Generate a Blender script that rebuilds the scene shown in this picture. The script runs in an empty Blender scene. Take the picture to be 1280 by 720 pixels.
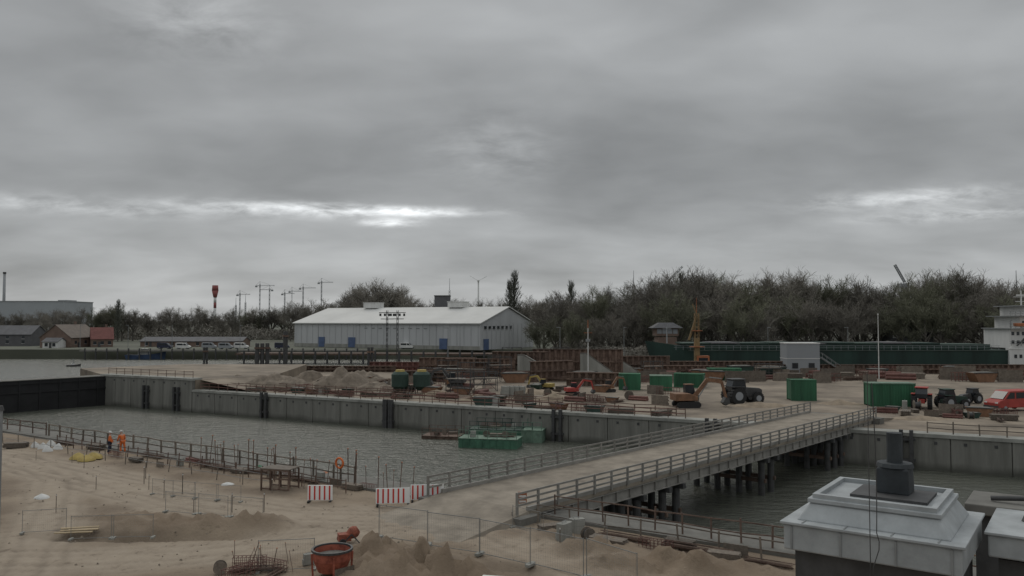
import bpy, math, random
from math import radians, sin, cos, pi, atan, atan2, sqrt, exp
from mathutils import Vector, noise
random.seed(7)
S=bpy.context.scene; COL=S.collection
CH=11.0; A_=atan(.04); ca,sa=cos(A_),sin(A_)
def G(u,v,z=0.0):
    dx=(u-640)/1000; dz=sa+ca*(360-v)/1000; dy=ca-sa*(360-v)/1000; t=(z-CH)/dz
    return (dx*t,dy*t)
def P(u,v,y):
    dx=(u-640)/1000; dz=sa+ca*(360-v)/1000; dy=ca-sa*(360-v)/1000; t=y/dy
    return (dx*t,CH+dz*t)
# ---------------------------------------------------------------- materials
MATS={}
def mat(name,c,rough=.8,var=.22,scale=1.5,metal=0,bump=0.0,c2=None,streak=False,objvar=0.0,detail=4):
    if name in MATS: return MATS[name]
    m=bpy.data.materials.new(name); m.use_nodes=True; N=m.node_tree.nodes; L=m.node_tree.links
    b=N['Principled BSDF']; b.inputs['Roughness'].default_value=rough; b.inputs['Metallic'].default_value=metal
    tc=N.new('ShaderNodeTexCoord'); mp=N.new('ShaderNodeMapping'); L.new(tc.outputs['Object'],mp.inputs[0])
    if streak: mp.inputs['Scale'].default_value=(1,1,.12)
    nz=N.new('ShaderNodeTexNoise'); nz.inputs['Scale'].default_value=scale; nz.inputs['Detail'].default_value=detail
    nz.inputs['Roughness'].default_value=.65
    L.new(mp.outputs[0],nz.inputs['Vector'])
    rp=N.new('ShaderNodeValToRGB'); L.new(nz.outputs['Fac'],rp.inputs[0])
    e=rp.color_ramp.elements; e[0].position=.3; e[1].position=.72
    lo=[x*(1-var) for x in c]; hi=[min(1,x*(1+var)) for x in (c2 or c)]
    e[0].color=(*lo,1); e[1].color=(*hi,1)
    out=rp.outputs[0]
    if objvar:
        oi=N.new('ShaderNodeObjectInfo'); hs=N.new('ShaderNodeHueSaturation')
        mr=N.new('ShaderNodeMapRange'); mr.inputs[3].default_value=1-objvar; mr.inputs[4].default_value=1+objvar
        L.new(oi.outputs['Random'],mr.inputs[0]); L.new(mr.outputs[0],hs.inputs['Value']); L.new(out,hs.inputs['Color']); out=hs.outputs[0]
    L.new(out,b.inputs['Base Color'])
    if bump:
        bp=N.new('ShaderNodeBump'); bp.inputs['Strength'].default_value=bump; bp.inputs['Distance'].default_value=.05
        L.new(nz.outputs['Fac'],bp.inputs['Height']); L.new(bp.outputs[0],b.inputs['Normal'])
    MATS[name]=m; return m
M_conc=mat('concrete',(.27,.27,.245),.9,.3,.5,bump=.3,streak=True)
M_concd=mat('concrete_dark',(.15,.145,.13),.9,.3,.8,bump=.3)
M_rust=mat('rusty_steel',(.105,.063,.048),.85,.4,1.2,c2=(.14,.098,.075),bump=.3,objvar=.3)
M_rustr=mat('red_primer_steel',(.15,.07,.057),.8,.35,1.5,objvar=.25)
M_steel=mat('galvanised_steel',(.25,.26,.26),.6,.18,2,metal=.2)
M_dsteel=mat('dark_steel',(.055,.055,.055),.6,.35,2)
M_black=mat('black_gate_paint',(.013,.013,.014),.75,.4,.5)
M_wood=mat('weathered_timber',(.155,.13,.105),.85,.35,3,objvar=.3)
M_brail=mat('faded_bridge_rail',(.23,.22,.20),.8,.25,1,objvar=.15)
M_woodn=mat('new_timber',(.36,.28,.17),.8,.2,3)
M_sand=mat('sand',(.25,.20,.145),.95,.3,.9,bump=.8)
M_gravel=mat('gravel',(.18,.148,.115),.95,.35,1.2,bump=.9)
M_green=mat('green_container_paint',(.03,.12,.062),.7,.4,.9,objvar=.25,streak=True)
M_fgreen=mat('faded_pontoon_green',(.06,.155,.10),.8,.35,1.2)
M_lgreen=mat('pale_green_paint',(.13,.20,.15),.75,.4,1.4)
M_dgreen=mat('dark_green_paint',(.025,.052,.04),.7,.3,.6)
M_hull=mat('green_hull_paint',(.018,.042,.034),.75,.4,.2,streak=True)
M_white=mat('white_paint',(.62,.62,.60),.6,.14,.6,streak=True)
M_wall=mat('white_cladding',(.47,.48,.485),.75,.10,.15,streak=True)
M_roof=mat('pale_roof_sheet',(.56,.56,.54),.75,.10,.08)
M_blue=mat('blue_door_paint',(.08,.12,.22),.7,.2,.6)
M_red=mat('red_paint',(.34,.045,.035),.6,.25,1.2)
M_dred=mat('dull_red_paint',(.27,.085,.08),.8,.15,.3)
M_orange=mat('orange_paint',(.34,.12,.05),.65,.3,1.5)
M_yellow=mat('yellow_paint',(.36,.27,.08),.7,.25,1.5)
M_glass=mat('dark_glass',(.03,.035,.04),.12,.2,1)
M_tyre=mat('tyre_rubber',(.025,.025,.025),.9,.2,4)
M_brick=mat('brown_brick',(.17,.12,.095),.9,.2,.5)
M_redroof=mat('red_roof_tile',(.18,.075,.065),.85,.2,.8)
M_broof=mat('brown_roof_tile',(.15,.125,.105),.85,.2,.8)
M_groof=mat('grey_roof',(.11,.11,.115),.85,.2,.5)
M_greyb=mat('pale_grey_cladding',(.27,.285,.30),.8,.1,.05)
M_haze=mat('far_steel',(.29,.30,.305),.8,.1,.1)  # distance haze painted in: steel tone made paler
M_bark=mat('bark',(.12,.11,.095),.95,.3,3,objvar=.2)
M_leafs=[mat('bare_twigs',(.175,.162,.138),.95,.2,.25,objvar=.3),  # twig and spring leaf colours lightened and greyed in place of distance haze
         mat('spring_foliage',(.15,.152,.105),.95,.2,.25,objvar=.3),
         mat('evergreen_foliage',(.10,.105,.085),.95,.3,.3,objvar=.25)]
M_vest=mat('high_vis_orange',(.6,.14,.03),.8,.1,3)
M_navy=mat('navy_cloth',(.03,.035,.06),.9,.2,3)
M_skin=mat('skin',(.45,.27,.2),.6,.05,3)
M_alu=mat('sheet_metal_hood',(.33,.35,.355),.6,.28,1.3,metal=.05,bump=.25,detail=9)
M_plast=mat('white_plastic_sheet',(.55,.55,.53),.6,.15,2)
# ---------------------------------------------------------------- mesh tools
class MB:
    def __init__(s): s.v=[];s.f=[];s.m=[]
    def add(s,vs,fs,mi=0):
        o=len(s.v); s.v+=[tuple(p) for p in vs]; s.f+=[tuple(i+o for i in f) for f in fs]; s.m+=[mi]*len(fs); return s
    def box(s,cx,cy,cz,sx,sy,sz,rz=0,mi=0,tx=1,ty=1):
        c,k=cos(rz),sin(rz); vs=[]
        for z,fx,fy in((-.5,1,1),(.5,tx,ty)):
            for x,y in((-.5,-.5),(.5,-.5),(.5,.5),(-.5,.5)):
                X=x*sx*fx;Y=y*sy*fy; vs.append((cx+X*c-Y*k,cy+X*k+Y*c,cz+z*sz))
        return s.add(vs,[(3,2,1,0),(4,5,6,7),(0,1,5,4),(1,2,6,5),(2,3,7,6),(3,0,4,7)],mi)
    def beam(s,p,q,w,h=None,mi=0):
        h=h or w; p=Vector(p);q=Vector(q);d=(q-p)
        if d.length<1e-6: return s
        d.normalize(); up=Vector((0,0,1)) if abs(d.z)<.95 else Vector((1,0,0))
        a=d.cross(up).normalized(); b=a.cross(d).normalized(); a=a*w/2;b=b*h/2
        vs=[p-a-b,p+a-b,p+a+b,p-a+b,q-a-b,q+a-b,q+a+b,q-a+b]
        return s.add(vs,[(0,1,2,3),(7,6,5,4),(4,5,1,0),(5,6,2,1),(6,7,3,2),(7,4,0,3)],mi)
    def cyl(s,p,q,r0,r1=None,n=10,mi=0,cap=True):
        r1=r0 if r1 is None else r1
        p=Vector(p);q=Vector(q);d=(q-p).normalized(); up=Vector((0,0,1)) if abs(d.z)<.95 else Vector((1,0,0))
        a=d.cross(up).normalized(); b=a.cross(d).normalized(); vs=[]
        for c,r in((p,r0),(q,r1)):
            for i in range(n):
                t=2*pi*i/n; vs.append(c+a*(r*cos(t))+b*(r*sin(t)))
        fs=[(i,(i+1)%n,n+(i+1)%n,n+i) for i in range(n)]
        if cap: fs+=[tuple(range(n-1,-1,-1)),tuple(range(n,2*n))]
        return s.add(vs,fs,mi)
    def extr(s,poly,a0,a1,axis='y',mi=0):
        n=len(poly)
        f={'y':lambda p,a:(p[0],a,p[1]),'x':lambda p,a:(a,p[0],p[1]),'z':lambda p,a:(p[0],p[1],a)}[axis]
        vs=[f(p,a0) for p in poly]+[f(p,a1) for p in poly]
        return s.add(vs,[(i,(i+1)%n,n+(i+1)%n,n+i) for i in range(n)]+[tuple(range(n-1,-1,-1)),tuple(range(n,2*n))],mi)
    def lattice(s,p,q,w,t,seg,mi=0):
        p=Vector(p);q=Vector(q);d=(q-p).normalized(); up=Vector((0,0,1)) if abs(d.z)<.95 else Vector((0,1,0))
        a=d.cross(up).normalized()*w/2; b=a.cross(d).normalized()*w/2
        cs=[-a-b,a-b,a+b,-a+b]
        for c in cs: s.beam(p+c,q+c,t,t,mi)
        for i in range(seg):
            A=p.lerp(q,i/seg);B=p.lerp(q,(i+1)/seg)
            for k in range(4): s.beam(A+cs[k],B+cs[(k+1)%4],t*.7,t*.7,mi)
        return s
KIDS={}
def link(o,parent=None):
    COL.objects.link(o)
    if parent is not None:
        o.parent=parent; KIDS.setdefault(parent.name,[]).append(o)
    return o
def mkobj(mb,name,mats,parent=None,loc=(0,0,0),rz=0,smooth=False,bev=0):
    me=bpy.data.meshes.new(name); me.from_pydata(mb.v,[],mb.f)
    for m in (mats if isinstance(mats,(list,tuple)) else [mats]): me.materials.append(m)
    me.polygons.foreach_set('material_index',mb.m)
    if smooth: me.polygons.foreach_set('use_smooth',[True]*len(mb.f))
    me.update(); o=bpy.data.objects.new(name,me); o.location=loc; o.rotation_euler=(0,0,rz)
    if bev:
        b=o.modifiers.new('Bevel','BEVEL'); b.width=bev; b.segments=2; b.limit_method='ANGLE'
    return link(o,parent)
def tag(o,label,cat,group=None,kind=None):
    if label: o['label']=label
    if cat: o['category']=cat
    if group: o['group']=group
    if kind: o['kind']=kind
    return o
def T(name,label,cat,x,y,z=0,rz=0,group=None):
    e=bpy.data.objects.new(name,None); e.location=(x,y,z); e.rotation_euler=(0,0,rz); e.empty_display_size=.5
    link(e); return tag(e,label,cat,group)
def ONE(mb,name,label,cat,m,x=0,y=0,z=0,rz=0,group=None,smooth=False,bev=0):
    return tag(mkobj(mb,name,m,None,(x,y,z),rz,smooth,bev),label,cat,group)
def clone(o,parent=None,loc=None,rz=None,sc=None):
    c=o.copy(); COL.objects.link(c)
    if parent is not None:
        c.parent=parent; KIDS.setdefault(parent.name,[]).append(c)
    if loc is not None: c.location=loc
    if rz is not None: c.rotation_euler=(0,0,rz)
    if sc is not None: c.scale=sc if isinstance(sc,tuple) else (sc,)*3
    for k in list(KIDS.get(o.name,[])): clone(k,c)
    return c
def structure(mb,name,m,smooth=False):
    o=mkobj(mb,name,m,smooth=smooth); o['kind']='structure'; return o
NA=atan2(-.66,1); ND=(cos(NA),sin(NA)); NB=(sin(NA),-cos(NA))
FA=atan2(-.54,1); FD=(cos(FA),sin(FA)); FN=(-sin(FA),cos(FA))
def Nw(s,t=0): return (ND[0]*s+NB[0]*t, 47+ND[1]*s+NB[1]*t)
def Fw(s,t=0): return (FD[0]*s+FN[0]*t, 100.3+FD[1]*s+FN[1]*t)
# ---------------------------------------------------------------- ground
def seg_d(px,py,pts):
    best=1e9
    for i in range(len(pts)-1):
        x0,y0=pts[i];x1,y1=pts[i+1];dx=x1-x0;dy=y1-y0
        t=max(0,min(1,((px-x0)*dx+(py-y0)*dy)/(dx*dx+dy*dy+1e-9)))
        d=sqrt((px-x0-dx*t)**2+(py-y0-dy*t)**2)
        if d<best: best=d
    return best
roads=[([G(*p) for p in [(-150,545),(0,570),(110,597),(230,625),(380,646),(500,648),(600,634)]],2.9),
       ([G(*p) for p in [(-100,700),(100,700),(230,694),(370,676),(480,662),(560,652),(640,640)]],2.3),
       ([G(*p) for p in [(590,640),(610,662),(700,700),(820,760)]],2.0),
       ([G(*p) for p in [(20,572),(70,600),(60,650),(20,730)]],1.8)]
mounds=[(*G(230,657),4.6,1.0,.6),(*G(165,647),3.2,.8,.4),(*G(330,657),1.5,1.1,.55),(*G(500,712),2.4,2.2,.95),(*G(560,728),3,1.8,.9),
        (*G(455,700),1.4,1.5,.6),(*G(740,690),2.2,1.4,.6),(*G(800,712),3,1.4,.6),(*G(900,715),3,1.2,.5),(*G(690,672),1.2,.8,.4),
        (*G(270,596),2.5,.8,.3),(*G(345,600),2.5,.7,.25),(*G(640,668),1,.8,.25)]
pits=[(*G(220,670),4.0,.7,.4),(*G(120,670),3,.8,.25),(*G(620,712),2,.8,.3)]
def build_near():
    ss=[-320,-250,-200,-160,-130,-105,-90]+[-78+.3*i for i in range(int(112/.3)+1)]+[36,40,52,62,80,120,200]
    tt=[0,.3]+[.6+.27*i for i in range(138)]+[40,44,50,60,80,120,200]
    V=[];road=[];wet=[];mnd=[]
    for s in ss:
        for t in tt:
            x,y=Nw(s,t)
            z=noise.fractal(Vector((x*.12,y*.12,0)),.9,2.1,4)*.16 if y>10 else 0
            r=0;w=0;mo=0
            if -75<x<40 and 30<y<95:
                z+=noise.fractal(Vector((x*.7,y*.7,3)),.9,2.2,3)*.06
                rough=noise.fractal(Vector((x*.9,y*.9,11)),.6,2.1,4)
                for pts,wd in roads:
                    d=seg_d(x,y,pts)
                    if d<wd+2:
                        d2=d+.6*noise.noise(Vector((x*.5,y*.5,5)))
                        k=1/(1+exp((d2-wd)*4)); r=max(r,k)
                        wob=.25*noise.noise(Vector((x*.2,y*.2,9)))
                        for off in(.7,1.55,2.3):
                            w+=exp(-((d-off-wob)/.19)**2)*k*(.5+.6*noise.noise(Vector((x*.3,y*.3,off*7))))
                z=z*(1-.75*r)-.07*max(0,min(w,1))
                for mx,my,rx,ry,h in mounds:
                    q=((x-mx)/rx)**2+((y-my)/ry)**2
                    if q<4:
                        e=exp(-q**1.3);z+=h*e*(.75+.7*rough);mo=max(mo,e)
                for mx,my,rx,ry,h in pits:
                    q=((x-mx)/rx)**2+((y-my)/ry)**2
                    if q<4: z-=h*exp(-q*q); w+=exp(-q)*.8
            k=min(1,max(0,(t-.8)/3)); z*=k
            V.append((x,y,z)); road.append(r); wet.append(max(0,min(1,w))); mnd.append(mo)
    n=len(tt); F=[(i*n+j,i*n+j+1,(i+1)*n+j+1,(i+1)*n+j) for i in range(len(ss)-1) for j in range(n-1)]
    me=bpy.data.meshes.new('ground'); me.from_pydata(V,[],F)
    for nm,dat in(('road',road),('wet',wet),('mound',mnd)):
        a=me.attributes.new(nm,'FLOAT','POINT'); a.data.foreach_set('value',dat)
    me.polygons.foreach_set('use_smooth',[True]*len(F)); me.update()
    if me.polygons[100].normal.z<0: me.flip_normals()
    m=bpy.data.materials.new('dirt_ground'); m.use_nodes=True; N=m.node_tree.nodes;L=m.node_tree.links
    b=N['Principled BSDF']; b.inputs['Roughness'].default_value=.95
    tc=N.new('ShaderNodeTexCoord')
    def nz(sc,det=8,ro=.6):
        q=N.new('ShaderNodeTexNoise');q.inputs['Scale'].default_value=sc;q.inputs['Detail'].default_value=det;q.inputs['Roughness'].default_value=ro;L.new(tc.outputs['Object'],q.inputs['Vector']);return q
    n1=nz(.16,8,.65);n2=nz(1.1,7,.7);n3=nz(9,3,.7)
    def mixc(f,a,bb):
        q=N.new('ShaderNodeMix');q.data_type='RGBA'
        L.new(f,q.inputs[0])
        for s,i in((a,6),(bb,7)):
            if isinstance(s,tuple): q.inputs[i].default_value=(*s,1)
            else: L.new(s,q.inputs[i])
        return q.outputs[2]
    def ramp(src,a,bb,o=1):
        q=N.new('ShaderNodeMapRange');q.inputs[1].default_value=a;q.inputs[2].default_value=bb;q.inputs[4].default_value=o;L.new(src,q.inputs[0]);return q.outputs[0]
    def att(nm):
        q=N.new('ShaderNodeAttribute');q.attribute_name=nm;return q.outputs['Fac']
    soil=mixc(ramp(n1.outputs[0],.40,.60),(.165,.125,.088),(.255,.20,.142))
    rd=mixc(ramp(n2.outputs[0],.3,.7),(.275,.222,.165),(.345,.288,.222))
    c=mixc(att('road'),soil,rd)
    c=mixc(ramp(att('mound'),.1,.8,.7),c,(.165,.12,.08))
    c=mixc(ramp(n2.outputs[0],.42,.32,.7),c,(.12,.09,.062))
    c=mixc(ramp(att('wet'),0,1,.7),c,(.15,.118,.085))
    c=mixc(ramp(n3.outputs[0],.64,.76,.6),c,(.30,.26,.21))
    L.new(c,b.inputs['Base Color'])
    bp=N.new('ShaderNodeBump');bp.inputs['Strength'].default_value=.7;bp.inputs['Distance'].default_value=.16;L.new(n2.outputs[0],bp.inputs['Height'])
    bp2=N.new('ShaderNodeBump');bp2.inputs['Strength'].default_value=.6;bp2.inputs['Distance'].default_value=.04;L.new(n3.outputs[0],bp2.inputs['Height']);L.new(bp.outputs[0],bp2.inputs['Normal'])
    L.new(bp2.outputs[0],b.inputs['Normal'])
    me.materials.append(m); o=bpy.data.objects.new('ground',me); link(o); o['kind']='structure'
    return m
M_dirt=build_near()
M_terr=mat('terrace_dirt',(.14,.113,.085),.95,.3,.14,c2=(.25,.208,.16),bump=.8,detail=9)
p0=Fw(-79.6);p1=Fw(170)
mb=MB().extr([p0,p1,(300,60),(300,172),(-40,176),(-72,174),(-86,158)],-6,-.12,'z'); structure(mb,'ground_terrace',M_terr)
q0=Fw(-79.5,-.05);q1=Fw(-57,-.05);mb=MB().extr([q0,q1,Fw(-54,14),(-44,172),(-71,173),(-85,158)],-5.9,1.5,'z'); structure(mb,'ground_embankment',M_terr)
a0=Fw(-57,.8);a1=Fw(-44,.8);a2=Fw(-44,16);a3=Fw(-54,14)
mb=MB().add([(*a0,1.49),(*a1,-.1),(*a2,-.1),(*a3,1.49)],[(0,1,2,3)]);structure(mb,'ground_slope',M_terr)
M_land=mat('far_land',(.095,.10,.075),.95,.3,.02)
mb=MB().extr([(-5000,300),(10,300),(30,209),(5000,209),(5000,7000),(-5000,7000)],-6,-.02,'z'); structure(mb,'far_land',M_land)
rr=random.Random(12);mb=MB()
for _ in range(3000):
    s=rr.uniform(-60,26);t=rr.uniform(1,36);x,y=Nw(s,t)
    if y<31 or abs(x)>y*.66+2: continue
    if noise.noise(Vector((x*.35,y*.35,2)))<.1 and rr.random()<.85: continue
    a=rr.choice((.02,.03,.04,.05))*rr.uniform(.7,1.2);z=noise.fractal(Vector((x*.12,y*.12,0)),.9,2.1,4)*.16*.6+.01
    mb.box(x,y,z,a*2,a*1.5,a*1.3,rr.uniform(0,3),tx=.6,ty=.5)
o=mkobj(mb,'rubble',mat('rubble_stone',(.22,.185,.145),.95,.4,.8));o['kind']='stuff';o['label']='small stones and dirt clods strewn over the site ground'
# water
m=bpy.data.materials.new('harbour_water');m.use_nodes=True;N=m.node_tree.nodes;L=m.node_tree.links;b=N['Principled BSDF']
b.inputs['Base Color'].default_value=(.092,.096,.078,1);b.inputs['Roughness'].default_value=.2;b.inputs['IOR'].default_value=1.33
tc=N.new('ShaderNodeTexCoord');mp=N.new('ShaderNodeMapping');mp.inputs['Rotation'].default_value=(0,0,.5);mp.inputs['Scale'].default_value=(.6,1.5,1);L.new(tc.outputs['Object'],mp.inputs[0])
prev=None
for sc,st,di in((.8,1,.4),(2.8,1,.22)):
    nz=N.new('ShaderNodeTexNoise');nz.inputs['Scale'].default_value=sc;nz.inputs['Detail'].default_value=3;L.new(mp.outputs[0],nz.inputs['Vector'])
    bp=N.new('ShaderNodeBump');bp.inputs['Strength'].default_value=st;bp.inputs['Distance'].default_value=di;L.new(nz.outputs[0],bp.inputs['Height'])
    if prev: L.new(prev.outputs[0],bp.inputs['Normal'])
    prev=bp
L.new(prev.outputs[0],b.inputs['Normal'])
mb=MB().add([(-5000,-200,-3.5),(5000,-200,-3.5),(5000,320,-3.5),(-5000,320,-3.5)],[(0,1,2,3)]);structure(mb,'water',m)
# ---------------------------------------------------------------- lock walls
def wallmat():
    m=bpy.data.materials.new('wet_concrete_wall');m.use_nodes=True;N=m.node_tree.nodes;L=m.node_tree.links;b=N['Principled BSDF'];b.inputs['Roughness'].default_value=.85
    g=N.new('ShaderNodeNewGeometry');sp=N.new('ShaderNodeSeparateXYZ');L.new(g.outputs['Position'],sp.inputs[0])
    mp=N.new('ShaderNodeMapping');mp.inputs['Scale'].default_value=(1,1,.1);L.new(g.outputs['Position'],mp.inputs[0])
    n=N.new('ShaderNodeTexNoise');n.inputs['Scale'].default_value=.7;n.inputs['Detail'].default_value=7;n.inputs['Roughness'].default_value=.7;L.new(mp.outputs[0],n.inputs['Vector'])
    n2=N.new('ShaderNodeTexNoise');n2.inputs['Scale'].default_value=.25;n2.inputs['Detail'].default_value=4;L.new(g.outputs['Position'],n2.inputs['Vector'])
    r=N.new('ShaderNodeValToRGB');L.new(n.outputs[0],r.inputs[0]);e=r.color_ramp.elements;e[0].position=.3;e[0].color=(.12,.12,.105,1);e[1].position=.7;e[1].color=(.255,.25,.225,1)
    a=N.new('ShaderNodeMath');a.operation='MULTIPLY_ADD';L.new(n2.outputs[0],a.inputs[0]);a.inputs[1].default_value=1.6;L.new(sp.outputs[2],a.inputs[2])
    mr=N.new('ShaderNodeMapRange');mr.inputs[1].default_value=-2.6;mr.inputs[2].default_value=-1.9;L.new(a.outputs[0],mr.inputs[0])
    mx=N.new('ShaderNodeMix');mx.data_type='RGBA';L.new(mr.outputs[0],mx.inputs[0]);mx.inputs[6].default_value=(.085,.086,.072,1);L.new(r.outputs[0],mx.inputs[7]);L.new(mx.outputs[2],b.inputs['Base Color'])
    return m
M_lock=wallmat()
def lockwall(name,label,fn,rz,s0,s1,top,tt0,tt1,pl=5.0):
    o=T(name,label,'wall',*fn(s0),0,rz)
    panels=MB();cap=MB();s=0;Lh=s1-s0
    while s<Lh-.1:
        l=min(pl,Lh-s); panels.box(s+l/2-.05,(tt0+tt1)/2,(-6+top-.35)/2,l-.09,abs(tt1-tt0),6+top-.35); s+=l
    mkobj(panels,'wall_panel',M_lock,o)
    back=MB().box(Lh/2,(tt0+tt1)/2,(-6+top-.4)/2,Lh-.1,abs(tt1-tt0)-.3,6+top-.4);mkobj(back,'wall_core',M_concd,o)
    cap.box(Lh/2,(tt0+tt1)/2,top-.17,Lh,abs(tt1-tt0)+.24,.34);mkobj(cap,'coping',M_conc,o)
    holes=MB();s=1.2
    while s<Lh:
        holes.box(s,tt0-.0,top-.85,.28,.07,.28); s+=2.5
    mkobj(holes,'anchor_pocket',M_dsteel,o)
    return o
fwall=lockwall('lock_wall','long grey concrete lock wall with dark wet foot, standing in the basin',Fw,FA,-57,160,.0,-.6,1.2)
fw2=lockwall('lock_wall','raised pale concrete lock wall end section beside the dark gate',Fw,FA,-79.8,-57.05,1.75,-.65,1.2,4)
nw=T('lock_wall','low concrete quay wall with worn coping along the site edge','wall',*Nw(-150),0,NA)
mkobj(MB().box(115,.9,-2.9,230,1.7,5.7),'wall_panel',M_lock,nw)
mkobj(MB().box(115,.45,.0,230,2.7,.3),'coping',M_concd,nw)
fd=T('timber_fender','pair of dark vertical timber fender piles fixed to lock wall','fender',*Fw(-18.3,-.95),0,FA,'fender piles on the lock wall')
for k,dx in enumerate((-.45,.45)): mkobj(MB().box(dx,0,-2.3,.35,.4,5.2),'pile',M_dsteel,fd)
mkobj(MB().box(0,.05,-.6,1.6,.3,.25),'cross_beam',M_dsteel,fd);mkobj(MB().box(0,.05,-2.6,1.6,.3,.25),'cross_beam',M_dsteel,fd)
def s_of_u(u):
    r=(u-640)/1000.
    return 100.3*r/(FD[0]-r*FD[1])
for u in(228,337,700,890,1130,190,490):
    clone(fd,None,(*Fw(s_of_u(u),-.95),0),FA)
x0,y0=Fw(-79.9,-.2); gl=42
gt=T('lock_gate','massive black steel lock gate closing the basin end','gate',x0,y0,0,atan2(-.78,-.62))
g=MB().box(gl/2,0,-2.1,gl,3,7);mkobj(g,'gate_body',M_black,gt)
g=MB()
for i in range(14): g.box(1.5+i*3,1.53,-2.1,.25,.18,7)
for z in(-.5,.9): g.box(gl/2,1.56,z,gl,.14,.2)
mkobj(g,'stiffener',M_black,gt)
g=MB().box(gl/2,0,1.45,gl,3.2,.1);mkobj(g,'walkway',M_concd,gt)
# ---------------------------------------------------------------- railings
def railing(name,label,x0,y0,z0,x1,y1,z1,sp,post,hs,rw,mp_,mr_,parent=None,cat='railing',h=1.1,group=None,jit=0):
    d=Vector((x1-x0,y1-y0,z1-z0));L_=d.length
    if parent is None: r=T(name,label,cat,x0,y0,z0,0,group)
    else:
        r=bpy.data.objects.new(name,None);r.location=(x0,y0,z0);link(r,parent)
    n=max(1,int(L_/sp)); pm=MB().box(0,0,h/2,post,post,h)
    first=mkobj(pm,'post',mp_,r)
    for i in range(1,min(n+1,100)):
        c=first.copy();COL.objects.link(c);c.parent=r;KIDS[r.name].append(c);c.location=(d.x*i/n,d.y*i/n,d.z*i/n)
        if jit: c.rotation_euler=(random.uniform(-jit,jit),random.uniform(-jit,jit),0);c.scale=(1,1,random.uniform(.92,1.1))
    for hh in hs:
        q=MB();prev=Vector((0,0,hh))
        for i in range(1,n+1):
            cur=Vector((d.x*i/n,d.y*i/n,d.z*i/n+hh+(random.uniform(-.06,.06) if jit else 0)));q.beam(prev,cur,rw*.6,rw);prev=cur
        mkobj(q,'rail',mr_,r)
    return r
def nrail(label,s0,s1,t,*a,**k):
    p=Nw(s0,t);q=Nw(s1,t);z=k.pop('z',.15);railing('guard_railing',label,*p,z,*q,z,*a,**k)
def frail(label,s0,s1,t,*a,**k):
    p=Fw(s0,t);q=Fw(s1,t);z=k.pop('z',0);railing('guard_railing',label,*p,z,*q,z,*a,**k)
nrail('weathered timber guard railing along the basin edge',-52,-12.5,.1,1.9,.12,(.55,1.05),.08,M_wood,M_wood,jit=.06)
nrail('rusty tube guard railing along the basin edge',-95,-52.5,.1,2.4,.08,(.55,1.05),.08,M_rust,M_rust,jit=.04)
nrail('low rusty railing behind the quay coping',-46,-11,2.4,1.3,.06,(.4,.8),.05,M_rust,M_rust,jit=.1,h=.95,z=.03)
nrail('pale wire tied railing behind the quay strip',-60,-16,4.2,2.6,.05,(.5,.9),.025,M_wood,M_steel,jit=.1,h=1.0,z=.03)
nrail('rusty brown railing on quay beside the bridge foot',3,24,.2,1.5,.08,(.5,1.0),.06,M_rust,M_rust,jit=.05)
nrail('pale timber railing behind quay beside the bridge foot',3,17,2.0,1.8,.08,(.45,.95),.06,M_wood,M_wood,jit=.08,h=1.0,z=.05)
frail('rust red railing along the top of the lock wall',-56,22,.1,2.0,.09,(.5,1.0),.08,M_rust,M_rustr,jit=.06)
frail('pale timber railing on lock wall past the bridge',46,110,.1,2.2,.09,(.5,1.0),.08,M_wood,M_wood,jit=.04)
frail('thin rusty railing on raised wall end',-79,-58,.3,2.0,.07,(.5,1.0),.07,M_rust,M_rust,z=1.75)
frail('second rusty railing set back from the lock wall',-56,20,3.2,2.5,.1,(.3,.7,1.1),.08,M_rust,M_rust,jit=.08,z=-.12)
frail('third low rusty railing on the dirt terrace',-50,4,6.5,2.0,.08,(.5,1.0),.07,M_rust,M_rustr,jit=.1,z=-.12)
# ---------------------------------------------------------------- bridge
Ax,Ay=-1.7,46.6;Bx,By=36.2,88.6
BA=atan2(By-Ay,Bx-Ax);BL=sqrt((Bx-Ax)**2+(By-Ay)**2);BW=7.0;BZ=.55
br=T('bridge','long temporary steel bridge with dusty deck on pile piers','bridge',Ax,Ay,0,BA)
M_deck=mat('dusty_deck',(.20,.17,.132),.9,.25,.6,c2=(.26,.225,.18),bump=.2,detail=8)
mkobj(MB().box(BL/2,0,BZ-.12,BL,BW,.24),'deck',M_deck,br)
mkobj(MB().add([(-6,-3.6,-.12),(0,-3.5,BZ-.003),(0,3.5,BZ-.003),(-6,3.6,-.12),(-6,-4.3,-.6),(0,-4.2,-.6),(0,4.2,-.6),(-6,4.3,-.6)],[(0,1,2,3),(0,4,5,1),(3,2,6,7),(1,5,6,2),(0,3,7,4)]),'ramp',M_deck,br)
mkobj(MB().add([(BL,-3.5,BZ-.003),(BL+7,-3.9,-.12),(BL+7,3.9,-.12),(BL,3.5,BZ-.003),(BL,-3.5,-.6),(BL+7,-3.9,-.6),(BL+7,3.9,-.6),(BL,3.5,-.6)],[(0,1,2,3),(0,4,5,1),(3,2,6,7),(0,3,7,4)]),'ramp',M_deck,br)
for y in(-3.35,3.35,-1.2,1.2):
    g=MB().box(BL/2,y,BZ-.60,BL,.05,.66).box(BL/2,y,BZ-.29,BL,.34,.05).box(BL/2,y,BZ-.93,BL,.34,.05)
    if abs(y)>3:
        for i in range(int(BL/1.5)): g.box(1+i*1.5,y,BZ-.6,.04,.3,.6)
    mkobj(g,'girder',M_brail if abs(y)>3 else M_dsteel,br)
for sgn in(-1,1):
    kerb=MB().box(BL/2,sgn*3.42,BZ+.11,BL,.2,.22);mkobj(kerb,'kerb',M_brail,br)
    railing('railing',None,-1,sgn*3.56,BZ-.05,BL+.5,sgn*3.56,BZ-.05,1.75,.12,(.5,.82,1.14),.11,M_brail,M_brail,parent=br,h=1.2)
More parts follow.
